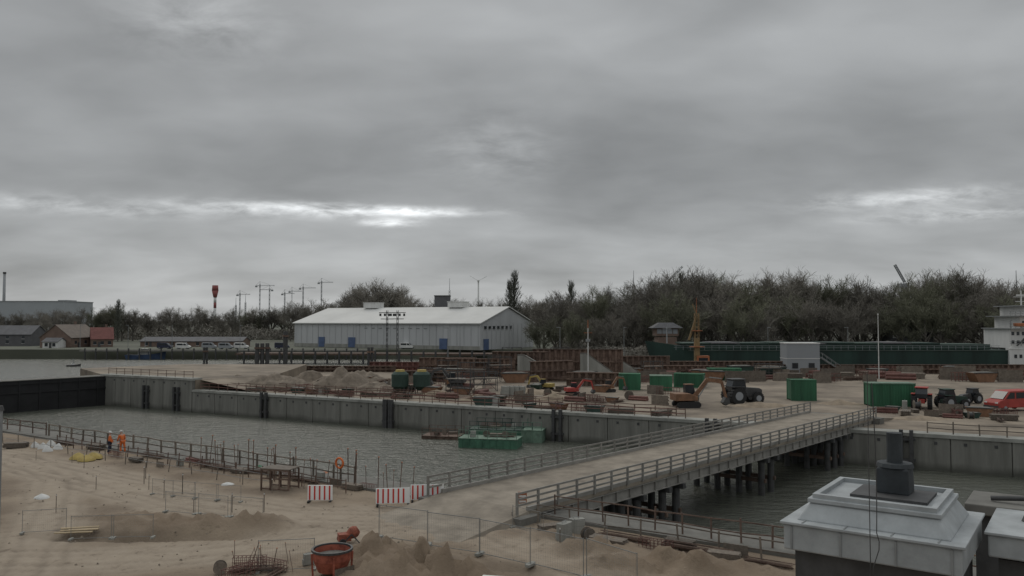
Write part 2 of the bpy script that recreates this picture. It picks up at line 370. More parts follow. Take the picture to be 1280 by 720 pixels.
def pier(x,cy=0):
    r=bpy.data.objects.new('pier',None);r.location=(x,0,0);link(r,br)
    for dx in(-.9,.9):
        for y in(-3.0,-1,1,3.0): mkobj(MB().cyl((dx,y,-6),(dx,y,-.75),.27,.27,12),'pile',M_dsteel,r)
        mkobj(MB().box(dx,0,-.58,.4,7.4,.35),'cross_beam',M_dsteel,r);mkobj(MB().box(dx,0,-2.3,.2,6.8,.3),'cross_beam',M_rust,r)
for x in(10.5,15.5,31,45.5,49): pier(x)
mkobj(MB().box(-.5,0,-1.6,1.6,8.2,4),'abutment',M_concd,br);mkobj(MB().box(BL+.4,0,-1.5,1.4,8.4,4),'abutment',M_concd,br)
# ---------------------------------------------------------------- trees
def make_tree(seed,h,kind,label):
    rnd=random.Random(seed);tr=MB();cr=MB()
    def rv(): return Vector((rnd.gauss(0,1),rnd.gauss(0,1),rnd.gauss(0,1))).normalized()
    def blades(p,q,n,l,w,out=.9):
        d=(q-p).normalized()
        for _ in range(n):
            c=p.lerp(q,rnd.random()**.7*1.05);a=(d*.8+rv()*out+Vector((0,0,.25))).normalized()*l*rnd.uniform(.5,1.2)
            b=a.cross(rv()).normalized()*w*rnd.uniform(.6,1.3);m_=c+a*.55+rv()*l*.12
            cr.add([c,m_-b,c+a,m_+b],[(0,1,2,3)])
    def leafs(p,q,n,s,r):
        for _ in range(n):
            c=p.lerp(q,rnd.random())+rv()*r*rnd.random();a=rv()*s;b=a.cross(rv()).normalized()*s*.5
            cr.add([c-a,c-b,c+a,c+b],[(0,1,2,3)])
    def grow(p,d,l,r,lv):
        q=p+d*l
        (tr if lv<2 else cr).cyl(p,q,r,r*.6,6 if lv<2 else 3,cap=False)
        if lv==3:
            blades(p,q,LN,1.6*h/20,.032)
            if kind=='leaf': leafs(p,q,10,.11,.6)
            return
        nb=[7,6,5][lv]
        for i in range(nb):
            t=rnd.uniform(.4,1) if lv else .4+.6*i/nb
            ang=rnd.uniform(0,2*pi);sp=rnd.uniform(*SP[lv]);o=d.orthogonal().normalized();o2=d.cross(o)
            nd=(d*cos(sp)+(o*cos(ang)+o2*sin(ang))*sin(sp));nd.z+=UP;nd.normalize()
            grow(p.lerp(q,t),nd,l*[.82,.62,.6][lv]*rnd.uniform(.75,1.1),r*.5,lv+1)
        if lv<2: grow(q,(d+Vector((rnd.uniform(-.2,.2),rnd.uniform(-.2,.2),.2))).normalized(),l*.75,r*.55,lv+1)
    if kind=='pop':
        tr.cyl((0,0,-.5),(0,0,h*.93),h*.02,.05,7)
        for i in range(170):
            z=h*(.08+.88*(i/170));w=h*.10*sin(pi*min(1,(z/h)*.8+.2))**.7+.2;a=rnd.uniform(0,6.28)
            p=Vector((0,0,z-h*.06));q=Vector((cos(a)*w*rnd.uniform(.4,1),sin(a)*w*rnd.uniform(.4,1),z+h*.05))
            cr.cyl(p,q,.06,.02,3,cap=False);blades(p,q,16,1.3,.05,.35)
    else:
        LN=18;UP=.24
        SP=[(.35,1.0),(.4,.95),(.35,.95)]
        grow(Vector((0,0,-.5)),Vector((0,0,1)),h*.34,h*.018,0)
    zm=sorted(v[2] for v in cr.v)[int(len(cr.v)*.998)]
    t=T('tree',label,'tree',0,0);mkobj(tr,'trunk',M_bark,t)
    mkobj(cr,'crown',{'bare':M_leafs[0],'leaf':M_leafs[1],'pop':M_leafs[2]}[kind],t)
    return t,zm
LB='tall bare deciduous tree with fine brown twigs in a wood';LL='broad deciduous tree with thin dull green spring leaves'
pz=[make_tree(1,20,'bare',LB),make_tree(2,20,'leaf',LL),make_tree(3,20,'bare',LB),make_tree(4,20,'leaf',LL),make_tree(6,20,'bare',LB),make_tree(5,20,'pop','slender columnar poplar standing above the other trees')]
grp='trees along the far bank'
used=[False]*6
def tree(i,u,vtop,y,base=0.0,wf=None):
    x,z=P(u,vtop,y);sc=(z-base)/pz[i][1];pr=pz[i][0]
    wf=wf or ((.9,1.0) if i==5 else (.85,1.25))
    if not used[i]: used[i]=True;pr.location=(x,y,base);pr.scale=(sc,)*3;pr.rotation_euler=(0,0,random.uniform(0,6));pr['group']=grp;return pr
    pr2=clone(pr,None,(x,y,base),random.uniform(0,6),(sc*random.uniform(*wf),sc*random.uniform(*wf),sc));pr2['group']=grp;return pr2
def prof(u):
    pts=[(-80,390),(40,390),(130,384),(160,381),(200,384),(330,382),(420,372),(440,366),(500,362),(520,374),(600,376),(680,370),(720,364),(780,358),(820,344),(860,336),(900,344),(930,352),(980,340),(1030,350),(1060,356),(1120,350),(1180,338),(1220,343),(1270,348),(1400,345)]
    for i in range(len(pts)-1):
        if pts[i][0]<=u<=pts[i+1][0]:
            t=(u-pts[i][0])/(pts[i+1][0]-pts[i][0]);return pts[i][1]*(1-t)+pts[i+1][1]*t
    return 370
u=-70
while u<1370:
    y=430 if u<440 else (400 if u<690 else 258)
    yy=y*random.uniform(.95,1.1)
    tree(random.choice([0,1,2,0,4]),u+random.uniform(-4,4),prof(u)+random.choice([-3,0,4,10,16])*(.5 if u<690 else 1),yy)
    u+=random.uniform(9,13) if u<690 else random.uniform(15,24)
u=675
while u<1370:
    tree(random.choice([0,1,4,3,2]),u,prof(u)+random.uniform(14,36),random.uniform(222,245));u+=random.uniform(18,32)
u=680
while u<1370:
    tree(random.choice([0,2,2,3,4]),u,prof(u)+random.uniform(2,14),random.uniform(285,330));u+=random.uniform(14,24)
for uu,vv,yy in((643,338,370),(714,351,300),(148,374,410),(852,340,262),(637,350,380)): tree(5,uu,vv,yy)
for uu in(443,454,466,478,490,501): tree(random.choice([0,2,4]),uu,348+abs(uu-472)*.4,365)
for uu,vv in((868,335),(990,339),(1195,336),(1080,347)): tree(random.choice([0,2]),uu,vv,252,0,(1.1,1.4))
rnd=random.Random(4);mb=MB()
def under(x0,x1,y0,y1,h,n,s):
    for _ in range(n):
        x=rnd.uniform(x0,x1);y=rnd.uniform(y0,y1);hh=h*(.6+.5*noise.noise(Vector((x*.05,y*.05,0)))+.3*noise.noise(Vector((x*.2,0,0))));z=rnd.random()*max(.5,hh)
        a=Vector((rnd.uniform(-1,1),rnd.uniform(-1,1),rnd.uniform(-.3,1.3))).normalized();b2=a.orthogonal().normalized()*s*rnd.uniform(.1,.35);a*=s*rnd.uniform(.6,1.3);c=Vector((x,y,z))
        mb.add([c-a,c-b2,c+a,c+b2],[(0,1,2,3)])
under(-330,15,440,470,10,26000,1.0);under(15,240,275,300,11,26000,.9);under(20,230,214,228,6,20000,.6)
o=mkobj(mb,'undergrowth',M_leafs[0]);o['kind']='stuff';o['label']='dense dark undergrowth filling the far wood'
# ---------------------------------------------------------------- warehouse
c0=Vector((-11.6,292));ld=Vector((-.875,.484));WL=91;WW=42;EZ=9.6;RZ=15.9
wa=atan2(-ld.y,-ld.x);org=c0+ld*WL
wh=T('warehouse','long white warehouse with pale pitched roof and blue doors','warehouse',org.x,org.y,0,wa)
g=MB().extr([(0,0),(WW,0),(WW,EZ),(WW/2,RZ-.3),(0,EZ)],0,WL,'x');mkobj(g,'wall',M_wall,wh)
g=MB()
for i in range(30): g.box(i*3.08+.8,-.09,EZ/2,.14,.18,EZ-.1)
for i in range(12): g.box(WL+.09,1.4+i*3.4,EZ/2,.18,.12,EZ-.1)
mkobj(g,'pilaster',M_wall,wh)
mkobj(MB().box(WL/2,-.14,.7,WL,.2,1.4),'plinth',M_conc,wh)
g=MB();th=.35
g.add([(-.6,-.8,EZ-.1),(WL+.6,-.8,EZ-.1),(WL+.6,WW/2,RZ),(-.6,WW/2,RZ),(-.6,-.8,EZ-.1+th),(WL+.6,-.8,EZ-.1+th),(WL+.6,WW/2,RZ+th),(-.6,WW/2,RZ+th)],[(0,1,5,4),(4,5,6,7),(0,4,7,3),(1,2,6,5),(3,2,1,0)])
g.add([(-.6,WW+.8,EZ-.1),(WL+.6,WW+.8,EZ-.1),(WL+.6,WW/2,RZ),(-.6,WW/2,RZ),(-.6,WW+.8,EZ-.1+th),(WL+.6,WW+.8,EZ-.1+th),(WL+.6,WW/2,RZ+th),(-.6,WW/2,RZ+th)],[(1,0,4,5),(5,4,7,6),(4,0,3,7),(2,1,5,6),(2,3,0,1)])
roof=mkobj(g,'roof',M_roof,wh)
for x in(25,68):
    g=MB().box(x,WW/2,RZ+1.2,7,5,2.2).box(x,WW/2,RZ+2.4,7.4,5.4,.25);mkobj(g,'roof_vent',M_white,roof)
for x in(15,31,75): mkobj(MB().box(x,-.1,2.1,3.4,.5,4.0),'door',M_blue,wh)
mkobj(MB().box(WL+.1,4,2.0,.5,3.4,4.0),'door',M_blue,wh)
for i in range(7): mkobj(MB().box(WL+.08,3.5+i*3.2,8.3,.3,1.5,.9).box(WL+.2,3.5+i*3.2,7.8,.3,1.7,.08),'window',M_glass,wh)
for i in range(9): mkobj(MB().box(38+i*3.6,-.06,7.8,1.5,.2,.35),'window',M_steel,wh)
def gable_house(label,x,y,L_,W_,e,r,mw,mr,rz=0,cat='house',wins=3,chim=True,group=None):
    h=T('house' if cat=='house' else cat,label,cat,x,y,0,rz,group)
    mkobj(MB().extr([(-W_/2,-.5),(W_/2,-.5),(W_/2,e),(0,r-.15),(-W_/2,e)],-L_/2,L_/2,'x'),'wall',mw,h)
    g=MB()
    for s in(-1,1):
        g.add([(-L_/2-.3,s*(W_/2+.4),e-.3),(L_/2+.3,s*(W_/2+.4),e-.3),(L_/2+.3,0,r),(-L_/2-.3,0,r),(-L_/2-.3,s*(W_/2+.4),e-.1),(L_/2+.3,s*(W_/2+.4),e-.1),(L_/2+.3,0,r+.2),(-L_/2-.3,0,r+.2)],[(0,1,5,4),(4,5,6,7),(0,4,7,3),(1,2,6,5),(3,2,1,0)])
    ro=mkobj(g,'roof',mr,h)
    if chim: mkobj(MB().box(L_*.2,.6,r+.5,.8,.8,1.8),'chimney',M_brick,ro)
    for i in range(wins):
        xx=-L_/2+L_*(i+.5)/wins
        for z in ((e*.35,e*.75) if e>4.5 else (e*.5,)):
            w=mkobj(MB().box(xx,-W_/2-.01,z,1.2,.08,1.3),'window',M_glass,h)
            mkobj(MB().box(xx,-W_/2-.05,z-.72,1.4,.16,.1),'sill',M_white,w)
    mkobj(MB().box(-L_/2+L_*.5/wins+1.6,-W_/2-.02,1,1,.1,2.1),'door',M_dsteel,h)
    return h
def px(u,y): return P(u,430,y)[0]
gable_house('brown brick gabled house beside the far quay',px(88,330),330,17,14,4.0,9,M_brick,M_broof,radians(80))
gable_house('small red roofed brick house by the far quay',px(127,330),330,8,8,3.4,7.8,M_brick,M_redroof,radians(30))
gable_house('low white shed by far quay',px(68,318),318,6,6,2.6,3.8,M_white,M_groof,0,'shed',2,False)
gable_house('grey roofed long low quay shed',px(245,335),335,42,10,2.4,3.8,M_brick,M_groof,0,'shed',8,False)
gable_house('dark grey shed next to brick house',px(20,345),345,20,12,5,8.5,M_groof,M_groof,0,'shed',3,False)
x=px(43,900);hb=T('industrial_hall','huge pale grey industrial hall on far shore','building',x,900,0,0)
mkobj(MB().box(0,0,15.5,98,60,31),'wall',mat('misty_cladding',(.35,.37,.385),.8,.06,.05),hb);mkobj(MB().box(0,0,31.4,99,61,.8),'roof',M_haze,hb)  # hall colours kept pale to imitate haze over the far shore
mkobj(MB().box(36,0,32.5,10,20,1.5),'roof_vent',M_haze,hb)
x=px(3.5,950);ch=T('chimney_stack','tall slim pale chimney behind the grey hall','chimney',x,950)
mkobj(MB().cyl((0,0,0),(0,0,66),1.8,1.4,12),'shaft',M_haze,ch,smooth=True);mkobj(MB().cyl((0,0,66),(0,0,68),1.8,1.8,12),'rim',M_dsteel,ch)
x=px(268,600);tw=T('light_tower','red and white tower with flared red top','tower',x,600)
mkobj(MB().cyl((0,0,0),(0,0,20),1.5,1.0,12),'shaft',M_white,tw,smooth=True)
mkobj(MB().cyl((0,0,20),(0,0,24),1.05,1.05,12),'shaft_band',M_dred,tw,smooth=True);mkobj(MB().cyl((0,0,24),(0,0,28),1.02,1.02,12),'shaft_band',M_white,tw,smooth=True)
mkobj(MB().cyl((0,0,28),(0,0,33),1.3,2.4,12).cyl((0,0,33),(0,0,37),2.4,2.1,12),'gallery',M_dred,tw,smooth=True)
def tcrane(u,vt,y,jib,label,group='distant cranes'):
    x,z=P(u,vt,y);c=T('tower_crane',label,'crane',x,y,0,random.uniform(-.25,.25),group)
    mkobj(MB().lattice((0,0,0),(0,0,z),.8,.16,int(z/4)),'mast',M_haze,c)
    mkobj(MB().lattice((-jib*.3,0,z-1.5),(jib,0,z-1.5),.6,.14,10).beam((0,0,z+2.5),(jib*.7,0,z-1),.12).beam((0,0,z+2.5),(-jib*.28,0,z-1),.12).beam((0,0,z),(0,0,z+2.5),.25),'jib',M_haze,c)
    mkobj(MB().box(-jib*.25,0,z-2.4,2,1,1.4),'counterweight',M_haze,c)
for u,vt,j in((300,366,10),(325,355,14),(337,360,-10),(356,365,10),(379,358,13),(402,351,12),(365,362,9)):
    tcrane(u,vt,760,j,'slim grey tower crane on the far horizon')
x,z=P(598,352,900);wt=T('wind_turbine','white three bladed wind turbine standing far away','wind turbine',x,900)
mkobj(MB().cyl((0,0,0),(0,0,z),1.3,.8,10),'tower',M_white,wt,smooth=True);mkobj(MB().box(0,0,z+.6,2,5,2),'nacelle',M_white,wt)
for a in(.5,2.6,4.7): mkobj(MB().beam((0,-2.8,z+.6),(cos(a)*11,-2.8,z+.6+sin(a)*11),.8,.3),'blade',M_white,wt)
for u,vt,y in((562,348,520),(792,338,420),(1270,338,300),(295,372,600),(307,368,620)):
    x,z=P(u,vt,y);c=T('radio_mast','slim grey lattice mast rising above trees','mast',x,y,0,0,'distant masts')
    mkobj(MB().lattice((0,0,0),(0,0,z*.8),.8,.18,14),'mast',M_haze,c);mkobj(MB().cyl((0,0,z*.8),(0,0,z),.2,.1,6),'antenna',M_haze,c)
for u,vt,y,j in((832,333,420,9),(1131,331,330,-4)):
    x,z=P(u,vt+22,y);c=T('harbour_crane','pale luffing harbour crane behind the trees','crane',x,y,0,0,'harbour cranes')
    mkobj(MB().lattice((0,0,0),(0,0,z),2,.25,8),'tower',M_haze,c)
    x2,z2=P(u,vt,y);mkobj(MB().lattice((0,0,z),(j,0,z2),.7,.2,8),'jib',M_haze,c);mkobj(MB().box(-1,0,z-1.5,3,3,2),'cabin',M_haze,c)
bx=T('silo_building','dark boxy silo building behind the warehouse','building',px(553,372),372)
mkobj(MB().box(0,0,11,7,6,22),'wall',M_groof,bx);mkobj(MB().box(0,0,22.2,7.4,6.4,.4),'roof',M_dsteel,bx)
bx=T('office_block','dark flat roofed building half hidden in the wood','building',px(1132,246),246)
mkobj(MB().box(0,0,5,13,8,12),'wall',M_groof,bx);mkobj(MB().box(0,0,11.2,13.6,8.6,.5),'roof',M_dsteel,bx)
for i in range(5):
    for z in(3,6.2,9.2): mkobj(MB().box(-5+i*2.5,-4.03,z,1.6,.1,1.3),'window',M_white if (i+int(z))%3==0 else M_glass,bx)
cb=T('control_building','lock control tower with dark overhanging roof and windows','building',px(832,214),214)
mkobj(MB().box(0,0,3,5,5,7),'wall',M_brick,cb);mkobj(MB().box(0,0,7.8,6,5,2.0),'cabin',M_brick,cb)
for i in range(4): mkobj(MB().box(-2.1+i*1.4,-2.53,8,1.2,.1,1.2),'window',M_greyb,cb)
mkobj(MB().box(0,0,9.6,8,6.8,1.4,tx=.45,ty=.45),'roof',M_groof,cb)
# ---------------------------------------------------------------- ship
sy=190;xl,_=P(818,450,sy);xr,_=P(1330,450,sy);SL=xr-xl
sh=T('cargo_ship','long dark green cargo ship with white superstructure in second lock','ship',xl,sy,-3.5,0)
st=[];mb=MB();n=14
for i in range(n+1):
    t=i/n;x=t*SL;w=5.8*min(1,(t/.13)**.6 if t<.13 else 1);w=max(w,.3);top=7.6+(2.0*(1-t/.13) if t<.13 else 0)
    st.append([(x-(2.2*(1-t/.13) if t<.13 else 0),-w,top),(x,-w*.97,3),(x+(.8 if t<.1 else 0),-w*.8,-1),(x+(.8 if t<.1 else 0),w*.8,-1),(x,w*.97,3),(x-(2.2*(1-t/.13) if t<.13 else 0),w,top)])
vs=[p for s_ in st for p in s_];fs=[]
for i in range(n):
    for k in range(6): a=i*6+k;b2=i*6+(k+1)%6;fs.append((a,a+6,b2+6,b2))
fs.append((0,1,2,3,4,5));fs.append(tuple(n*6+k for k in range(5,-1,-1)))
mb.add(vs,fs);mkobj(mb,'hull',M_hull,sh)
M_fg=mat('faded_green',(.07,.09,.078),.8,.3,.5)
mkobj(MB().box(SL*.5,-5.86,7.5,SL*.86,.14,.18),'rubbing_strake',M_fg,sh)
mkobj(MB().box(SL*.43,-.3,8.3,SL*.72,9.4,1.2),'coaming',M_dgreen,sh)
for i in range(9): mkobj(MB().box(9+i*6.6,-.3,9.05+.12*(i%2),6.3,9.8,.3),'hatch_cover',(M_dgreen,M_groof,M_hull)[i%3],sh)
g=MB()
for i in range(46): g.box(4+i*1.65,-5.6,8.1,.06,.06,1.0)
g.box(4+37,-5.6,8.6,75,.05,.05).box(4+37,-5.6,8.2,75,.04,.04);mkobj(g,'bulwark_rail',M_greyb,sh)
lx=P(1262,430,sy)[0]-xl
mkobj(MB().box(lx+6,-5.6,5.2,20,1.4,5.8).box(lx+6,-6.25,7.9,20.2,.3,.25),'stern_plating',M_white,sh)
su=mkobj(MB().box(lx+4.5,0,10.2,15,10.6,4.4).box(lx+5,0,13.9,11,10,3.2).box(lx+4.5,0,16.5,7.5,9.6,2.4),'superstructure',M_white,sh,bev=.05)
for i in range(9):
    for z,x0_ in((6.2,lx-2.6),(9.4,lx-2.5),(11.4,lx-2.5),(13.9,lx+.2)): mkobj(MB().box(x0_+i*1.2,(-6.33 if z<7 else -5.33) if z<12 else -5.03,z,.62,.08,.8),'window',M_glass,su)
mkobj(MB().box(lx+4.5,-4.83,16.8,7.0,.1,.95),'window',M_glass,su)
mkobj(MB().box(lx+5.5,-.5,12.5,18,11.8,.22).box(lx+5,0,15.4,14,11.8,.2).box(lx+4.5,0,17.8,9.8,10.8,.24),'deck_edge',M_steel,su)
g=MB()
for zz in(8.6,12.6,15.5):
    for i in range(16): g.box(lx-3.5+i*1.15,-6.2,zz+.5,.09,.09,1)
    g.box(lx+5.2,-6.2,zz+1,18,.08,.08).box(lx+5.2,-6.2,zz+.5,18,.08,.08)
mkobj(g,'railing',M_steel,su)
for a,b2,z0,z1 in((-2,2,8.6,12.4),(0,3,12.6,15.3)): mkobj(MB().beam((lx+a,-6.0,z0),(lx+b2,-6.0,z1),.5,.15),'ladder',M_dsteel,sh)
mkobj(MB().beam((lx-3,-5.4,12.5),(lx-3,-5.4,14.4),.22).beam((lx-3,-5.4,14.4),(lx-1.6,-6.2,14.8),.2),'lifeboat_davit',M_steel,sh)
mkobj(MB().box(lx-1.2,-5.9,13.4,2.4,1.0,.8,tx=1.15),'lifeboat',M_orange,sh,bev=.15)
mkobj(MB().cyl((lx+3,0,17),(lx+3,0,21.5),.2,.12,8).beam((lx+1.2,0,20),(lx+4.8,0,20),.14).beam((lx+1.6,0,18.9),(lx+4.4,0,18.9),.12).box(lx+3,0,20.4,2.2,.3,.3),'mast',M_white,sh)
mkobj(MB().box(lx+7.5,1,18.2,2.0,2.6,1.8),'funnel',M_dgreen,sh,bev=.1)
mkobj(MB().cyl((3,0,9),(3,0,13.5),.16,.1,8).beam((2,0,12.4),(4,0,12.4),.1),'mast',M_haze,sh)
M_dy=mat('dull_yellow_paint',(.22,.15,.07),.7,.3,1)
c=T('crane_mast','yellow brown crane column with platforms beside the ship','crane',px(871,180),180,0)
mkobj(MB().box(0,0,3.4,1.1,1.1,7.2).lattice((0,0,7),(0,0,12.5),.9,.14,6),'column',M_dy,c)
mkobj(MB().beam((0,0,11.8),(-1.8,0,6.5),.35,.4).beam((0,0,12.3),(-.9,0,14.6),.2),'jib',M_dy,c)
mkobj(MB().box(0,0,5,3,2,.15),'platform',M_orange,c);mkobj(MB().box(0,0,8.6,2.2,1.8,.15),'platform',M_orange,c);mkobj(MB().cyl((0,0,12.5),(0,0,16),.09,.05,6),'antenna',M_orange,c)
mkobj(MB().box(1.2,0,1.6,2.8,2.0,2.8),'cabin',M_orange,c);mkobj(MB().box(1.2,-1.02,2.1,2.0,.06,.9),'window',M_glass,c)
# ---------------------------------------------------------------- containers
def container(label,u,v,L_,rz,m,H=2.6,W=2.44,group=None,z=-.12,xy=None,top=None):
    x,y=xy or G(u,v);c=T('shipping_container',label,'container',x,y,z,rz,group)
    g=MB().box(0,0,H/2+.05,L_-.1,W-.1,H-.2)
    n=int(L_/.35)
    for i in range(n):
        for s in(-1,1): g.box(-L_/2+.25+i*(L_-.5)/(n-1),s*(W/2-.03),H/2+.05,.16,.06,H-.4)
    mkobj(g,'body',m,c)
    g=MB()
    for sx in(-1,1):
        for sy_ in(-1,1): g.box(sx*(L_/2-.06),sy_*(W/2-.06),H/2,.15,.15,H)
    for sy_ in(-1,1):
        for z_ in(.08,H-.07): g.box(0,sy_*(W/2-.05),z_,L_-.32,.13,.15)
    for sx in(-1,1): g.box(sx*(L_/2-.06),0,H-.07,.13,W-.3,.14)
    mkobj(g,'corner_posts',m,c)
    if top: mkobj(MB().box(0,0,H+.06,L_+.1,W+.1,.1),'roof',top,c)
    for yy in(-.56,.56):
        d=mkobj(MB().box(L_/2-.02,yy,H/2-.03,.08,1.02,H-.4),'door',m,c)
        mkobj(MB().beam((L_/2+.05,yy*.4,.3),(L_/2+.05,yy*.4,H-.3),.05),'lock_rod',M_steel,d)
    return c
container('green steel container standing on the dirt terrace',787,486,3.4,radians(-8),M_green)
container('green container with pale roof beside another',826,487,3.4,radians(-8),M_green,top=M_lgreen,H=2.3)
container('long green container among rusty material',862,483,4.8,radians(-20),M_green,H=2.3)
container('weathered green container behind the stored steel',905,474,6.0,radians(-5),M_green,H=2.2)
container('single green container near lock railing',1002,499,3.4,radians(-5),M_green,H=2.9)
container('large green site container with pale roof',1112,506,5.6,radians(-5),M_green,H=2.9,top=M_lgreen)
x,y=G(1000,466);so=T('site_office','stacked pale grey site cabins with outside stair','building',x,y,-.1,0)
mkobj(MB().box(0,0,3.1,6.8,4,6.2),'wall',M_greyb,so)
mkobj(MB().box(0,0,6.3,7.0,4.2,.2),'roof',M_white,so);mkobj(MB().box(0,0,3.15,6.9,4.1,.12),'floor_band',M_white,so)
for i in range(2): mkobj(MB().box(-1.7+i*3.4,-2.04,1.7,1.2,.1,1.1),'window',M_glass,so)
g=MB()
for i in range(14): g.box(8.2-i*.33,-1.4,.25+i*.24,.34,1.1,.05)
g.beam((8.6,-.9,.1),(3.8,-.9,3.4),.1,.25).beam((8.6,-1.9,.1),(3.8,-1.9,3.4),.1,.25).beam((8.6,-1.9,1.1),(3.8,-1.9,4.4),.06).beam((8.6,-.9,1.1),(3.8,-.9,4.4),.06)
for i in range(6): g.beam((8.5-i*.9,-1.9,.2+i*.62),(8.5-i*.9,-1.9,1.2+i*.62),.05)
mkobj(g,'stair',M_steel,so)
# ---------------------------------------------------------------- vehicles
def wheel(par,x,y,r,w,rim=M_greyb,lug=False):
    wq=MB().cyl((0,-w/2,0),(0,w/2,0),r,r,20)
    if lug:
        for i in range(20):
            a=2*pi*i/20;wq.box(cos(a)*r,0,sin(a)*r,.12,w,.12)
    h=bpy.data.objects.new('wheel',None);h.location=(x,y,r);link(h,par)
    mkobj(wq,'tyre',M_tyre,h);mkobj(MB().cyl((0,-w/2-.02,0),(0,w/2+.02,0),r*.52,r*.52,14),'rim',rim,h)
def tractor(label,u,v,rz,mb_,sc=1):
    x,y=G(u,v);t=T('tractor',label,'tractor',x,y,-.12,rz)
    wheel(t,-1.1,-.95,.95,.55,lug=True);wheel(t,-1.1,.95,.95,.55,lug=True);wheel(t,1.5,-.9,.65,.42,lug=True);wheel(t,1.5,.9,.65,.42,lug=True)
    mkobj(MB().extr([(-.1,.8),(2.3,.75),(2.35,1.55),(2.0,1.75),(-.1,1.9)],-.45,.45).box(-.6,0,1.05,2.2,.8,.6),'body',mb_,t,bev=.05)
    mkobj(MB().extr([(-1.7,1.45),(-.05,1.45),(.1,2.0),(-.15,2.75),(-1.5,2.75),(-1.75,2.0)],-.7,.7),'cab',M_glass,t)
    mkobj(MB().box(-.85,0,2.82,1.7,1.6,.14),'cab_roof',mb_,t,bev=.04)
    for s in(-1,1): mkobj(MB().box(-1.1,s*1.0,2.0,1.5,.5,.08),'mudguard',mb_,t)
    mkobj(MB().cyl((.7,.5,1.7),(.7,.5,2.6),.06,.06,8),'exhaust',M_dsteel,t);t.scale=(sc,)*3;return t
tractor('large dark tractor with big lugged wheels on terrace',928,503,radians(15),M_dsteel,1.15)
tractor('red tractor parked beside a green container',1153,509,radians(60),M_red,.95)
tractor('dark green tractor parked next to red tractor',1190,509,radians(10),M_dgreen,.85)
tractor('dark grey tractor parked behind stored steel',1212,503,radians(200),M_dsteel,.7)
def excavator(label,u,v,rz,m,sc=1,z=-.12):
    x,y=G(u,v,z);e=T('excavator',label,'excavator',x,y,z,rz)
    for s in(-1,1):
        mkobj(MB().extr([(-1.6,.25),(-1.35,0),(1.35,0),(1.6,.25),(1.6,.55),(1.35,.8),(-1.35,.8),(-1.6,.55)],s*1.05-.25,s*1.05+.25),'track',M_tyre,e)
    mkobj(MB().extr([(-1.9,.95),(1.2,.95),(1.2,1.5),(.2,1.9),(-1.9,1.9)],-1.2,1.2),'body',m,e,bev=.06)
    mkobj(MB().extr([(.0,1.5),(1.35,1.2),(1.3,2.2),(1.05,2.95),(0,2.95)],.25,1.2),'cab',M_glass,e)
    mkobj(MB().box(.6,.72,3.0,1.2,1.05,.1),'cab_roof',m,e)
    mkobj(MB().beam((1.0,-.2,1.4),(2.9,-.2,3.7),.35,.5).beam((2.9,-.2,3.7),(4.9,-.2,3.3),.32,.42),'boom',m,e)
    mkobj(MB().beam((4.9,-.2,3.4),(5.5,-.2,1.2),.26,.34),'stick',m,e);mkobj(MB().beam((1.6,-.2,1.3),(2.9,-.2,3.2),.12).beam((3.2,-.2,4.0),(4.9,-.2,3.8),.12),'hydraulic_cylinder',M_steel,e)
    mkobj(MB().extr([(5.3,1.3),(5.8,1.2),(5.9,.5),(5.3,.2),(4.9,.6)],-.7,.3),'bucket',M_dsteel,e);e.scale=(sc,)*3;return e
M_brn=mat('brown_machine_paint',(.19,.10,.055),.7,.3,1.5)
excavator('brown excavator with lowered boom on the dirt terrace',858,509,radians(8),M_brn,.95)
excavator('small yellow excavator working near sheet piles',683,488,radians(150),M_yellow,.6)
excavator('small red excavator among stored steel',716,494,radians(20),M_red,.6)
excavator('dark excavator with raised boom behind containers',570,484,radians(170),M_dsteel,.8)
excavator('rusty brown excavator among stacked formwork',760,490,radians(30),M_brn,.6)
def van(label,u,v,rz,m,sc=1,xy=None,group=None,name='van'):
    x,y=xy or G(u,v);t=T(name,label,name,x,y,-.05,rz,group)
    mkobj(MB().extr([(-2.4,.35),(2.4,.35),(2.45,.85),(2.2,1.1),(1.6,1.25),(.9,2.1),(-2.3,2.15),(-2.42,1.5)],-.95,.95),'body',m,t,bev=.07)
    mkobj(MB().extr([(1.62,1.28),(1.72,1.28),(1.0,2.03),(.93,2.0)],-.8,.8),'windscreen',M_glass,t)
    mkobj(MB().extr([(.3,1.3),(1.4,1.3),(.85,1.95),(.3,1.95)],-.965,.965),'side_window',M_glass,t)
    mkobj(MB().extr([(-1.9,1.35),(.1,1.3),(.1,1.95),(-1.9,1.95)],-.963,.963),'side_window',M_glass,t)
    for s in(-1,1):
        for xx in(-1.5,1.5): wheel(t,xx,s*.82,.36,.24)
        mkobj(MB().box(2.38,s*.68,.85,.12,.35,.2),'headlight',M_white,t)
    mkobj(MB().box(2.45,0,.45,.14,1.8,.22),'bumper',M_dsteel,t);t.scale=(sc,)*3;return t
van('red van with dark windows parked on terrace',1262,512,radians(195),M_red,1.15)
for u,m,l in((230,M_white,'white van parked on far quay'),(258,M_greyb,'grey van parked on far quay'),(283,M_greyb,'grey van parked on far quay'),(205,M_navy,'dark van parked on far quay'),(508,M_white,'white van parked on far quay'),(350,M_navy,'dark van parked on far quay'),(300,M_white,'white van parked on far quay')):
    van(l,0,0,random.uniform(-.2,.2),m,1.1,xy=(px(u,306),306+random.uniform(-1,3)),group='vans parked on far quay')
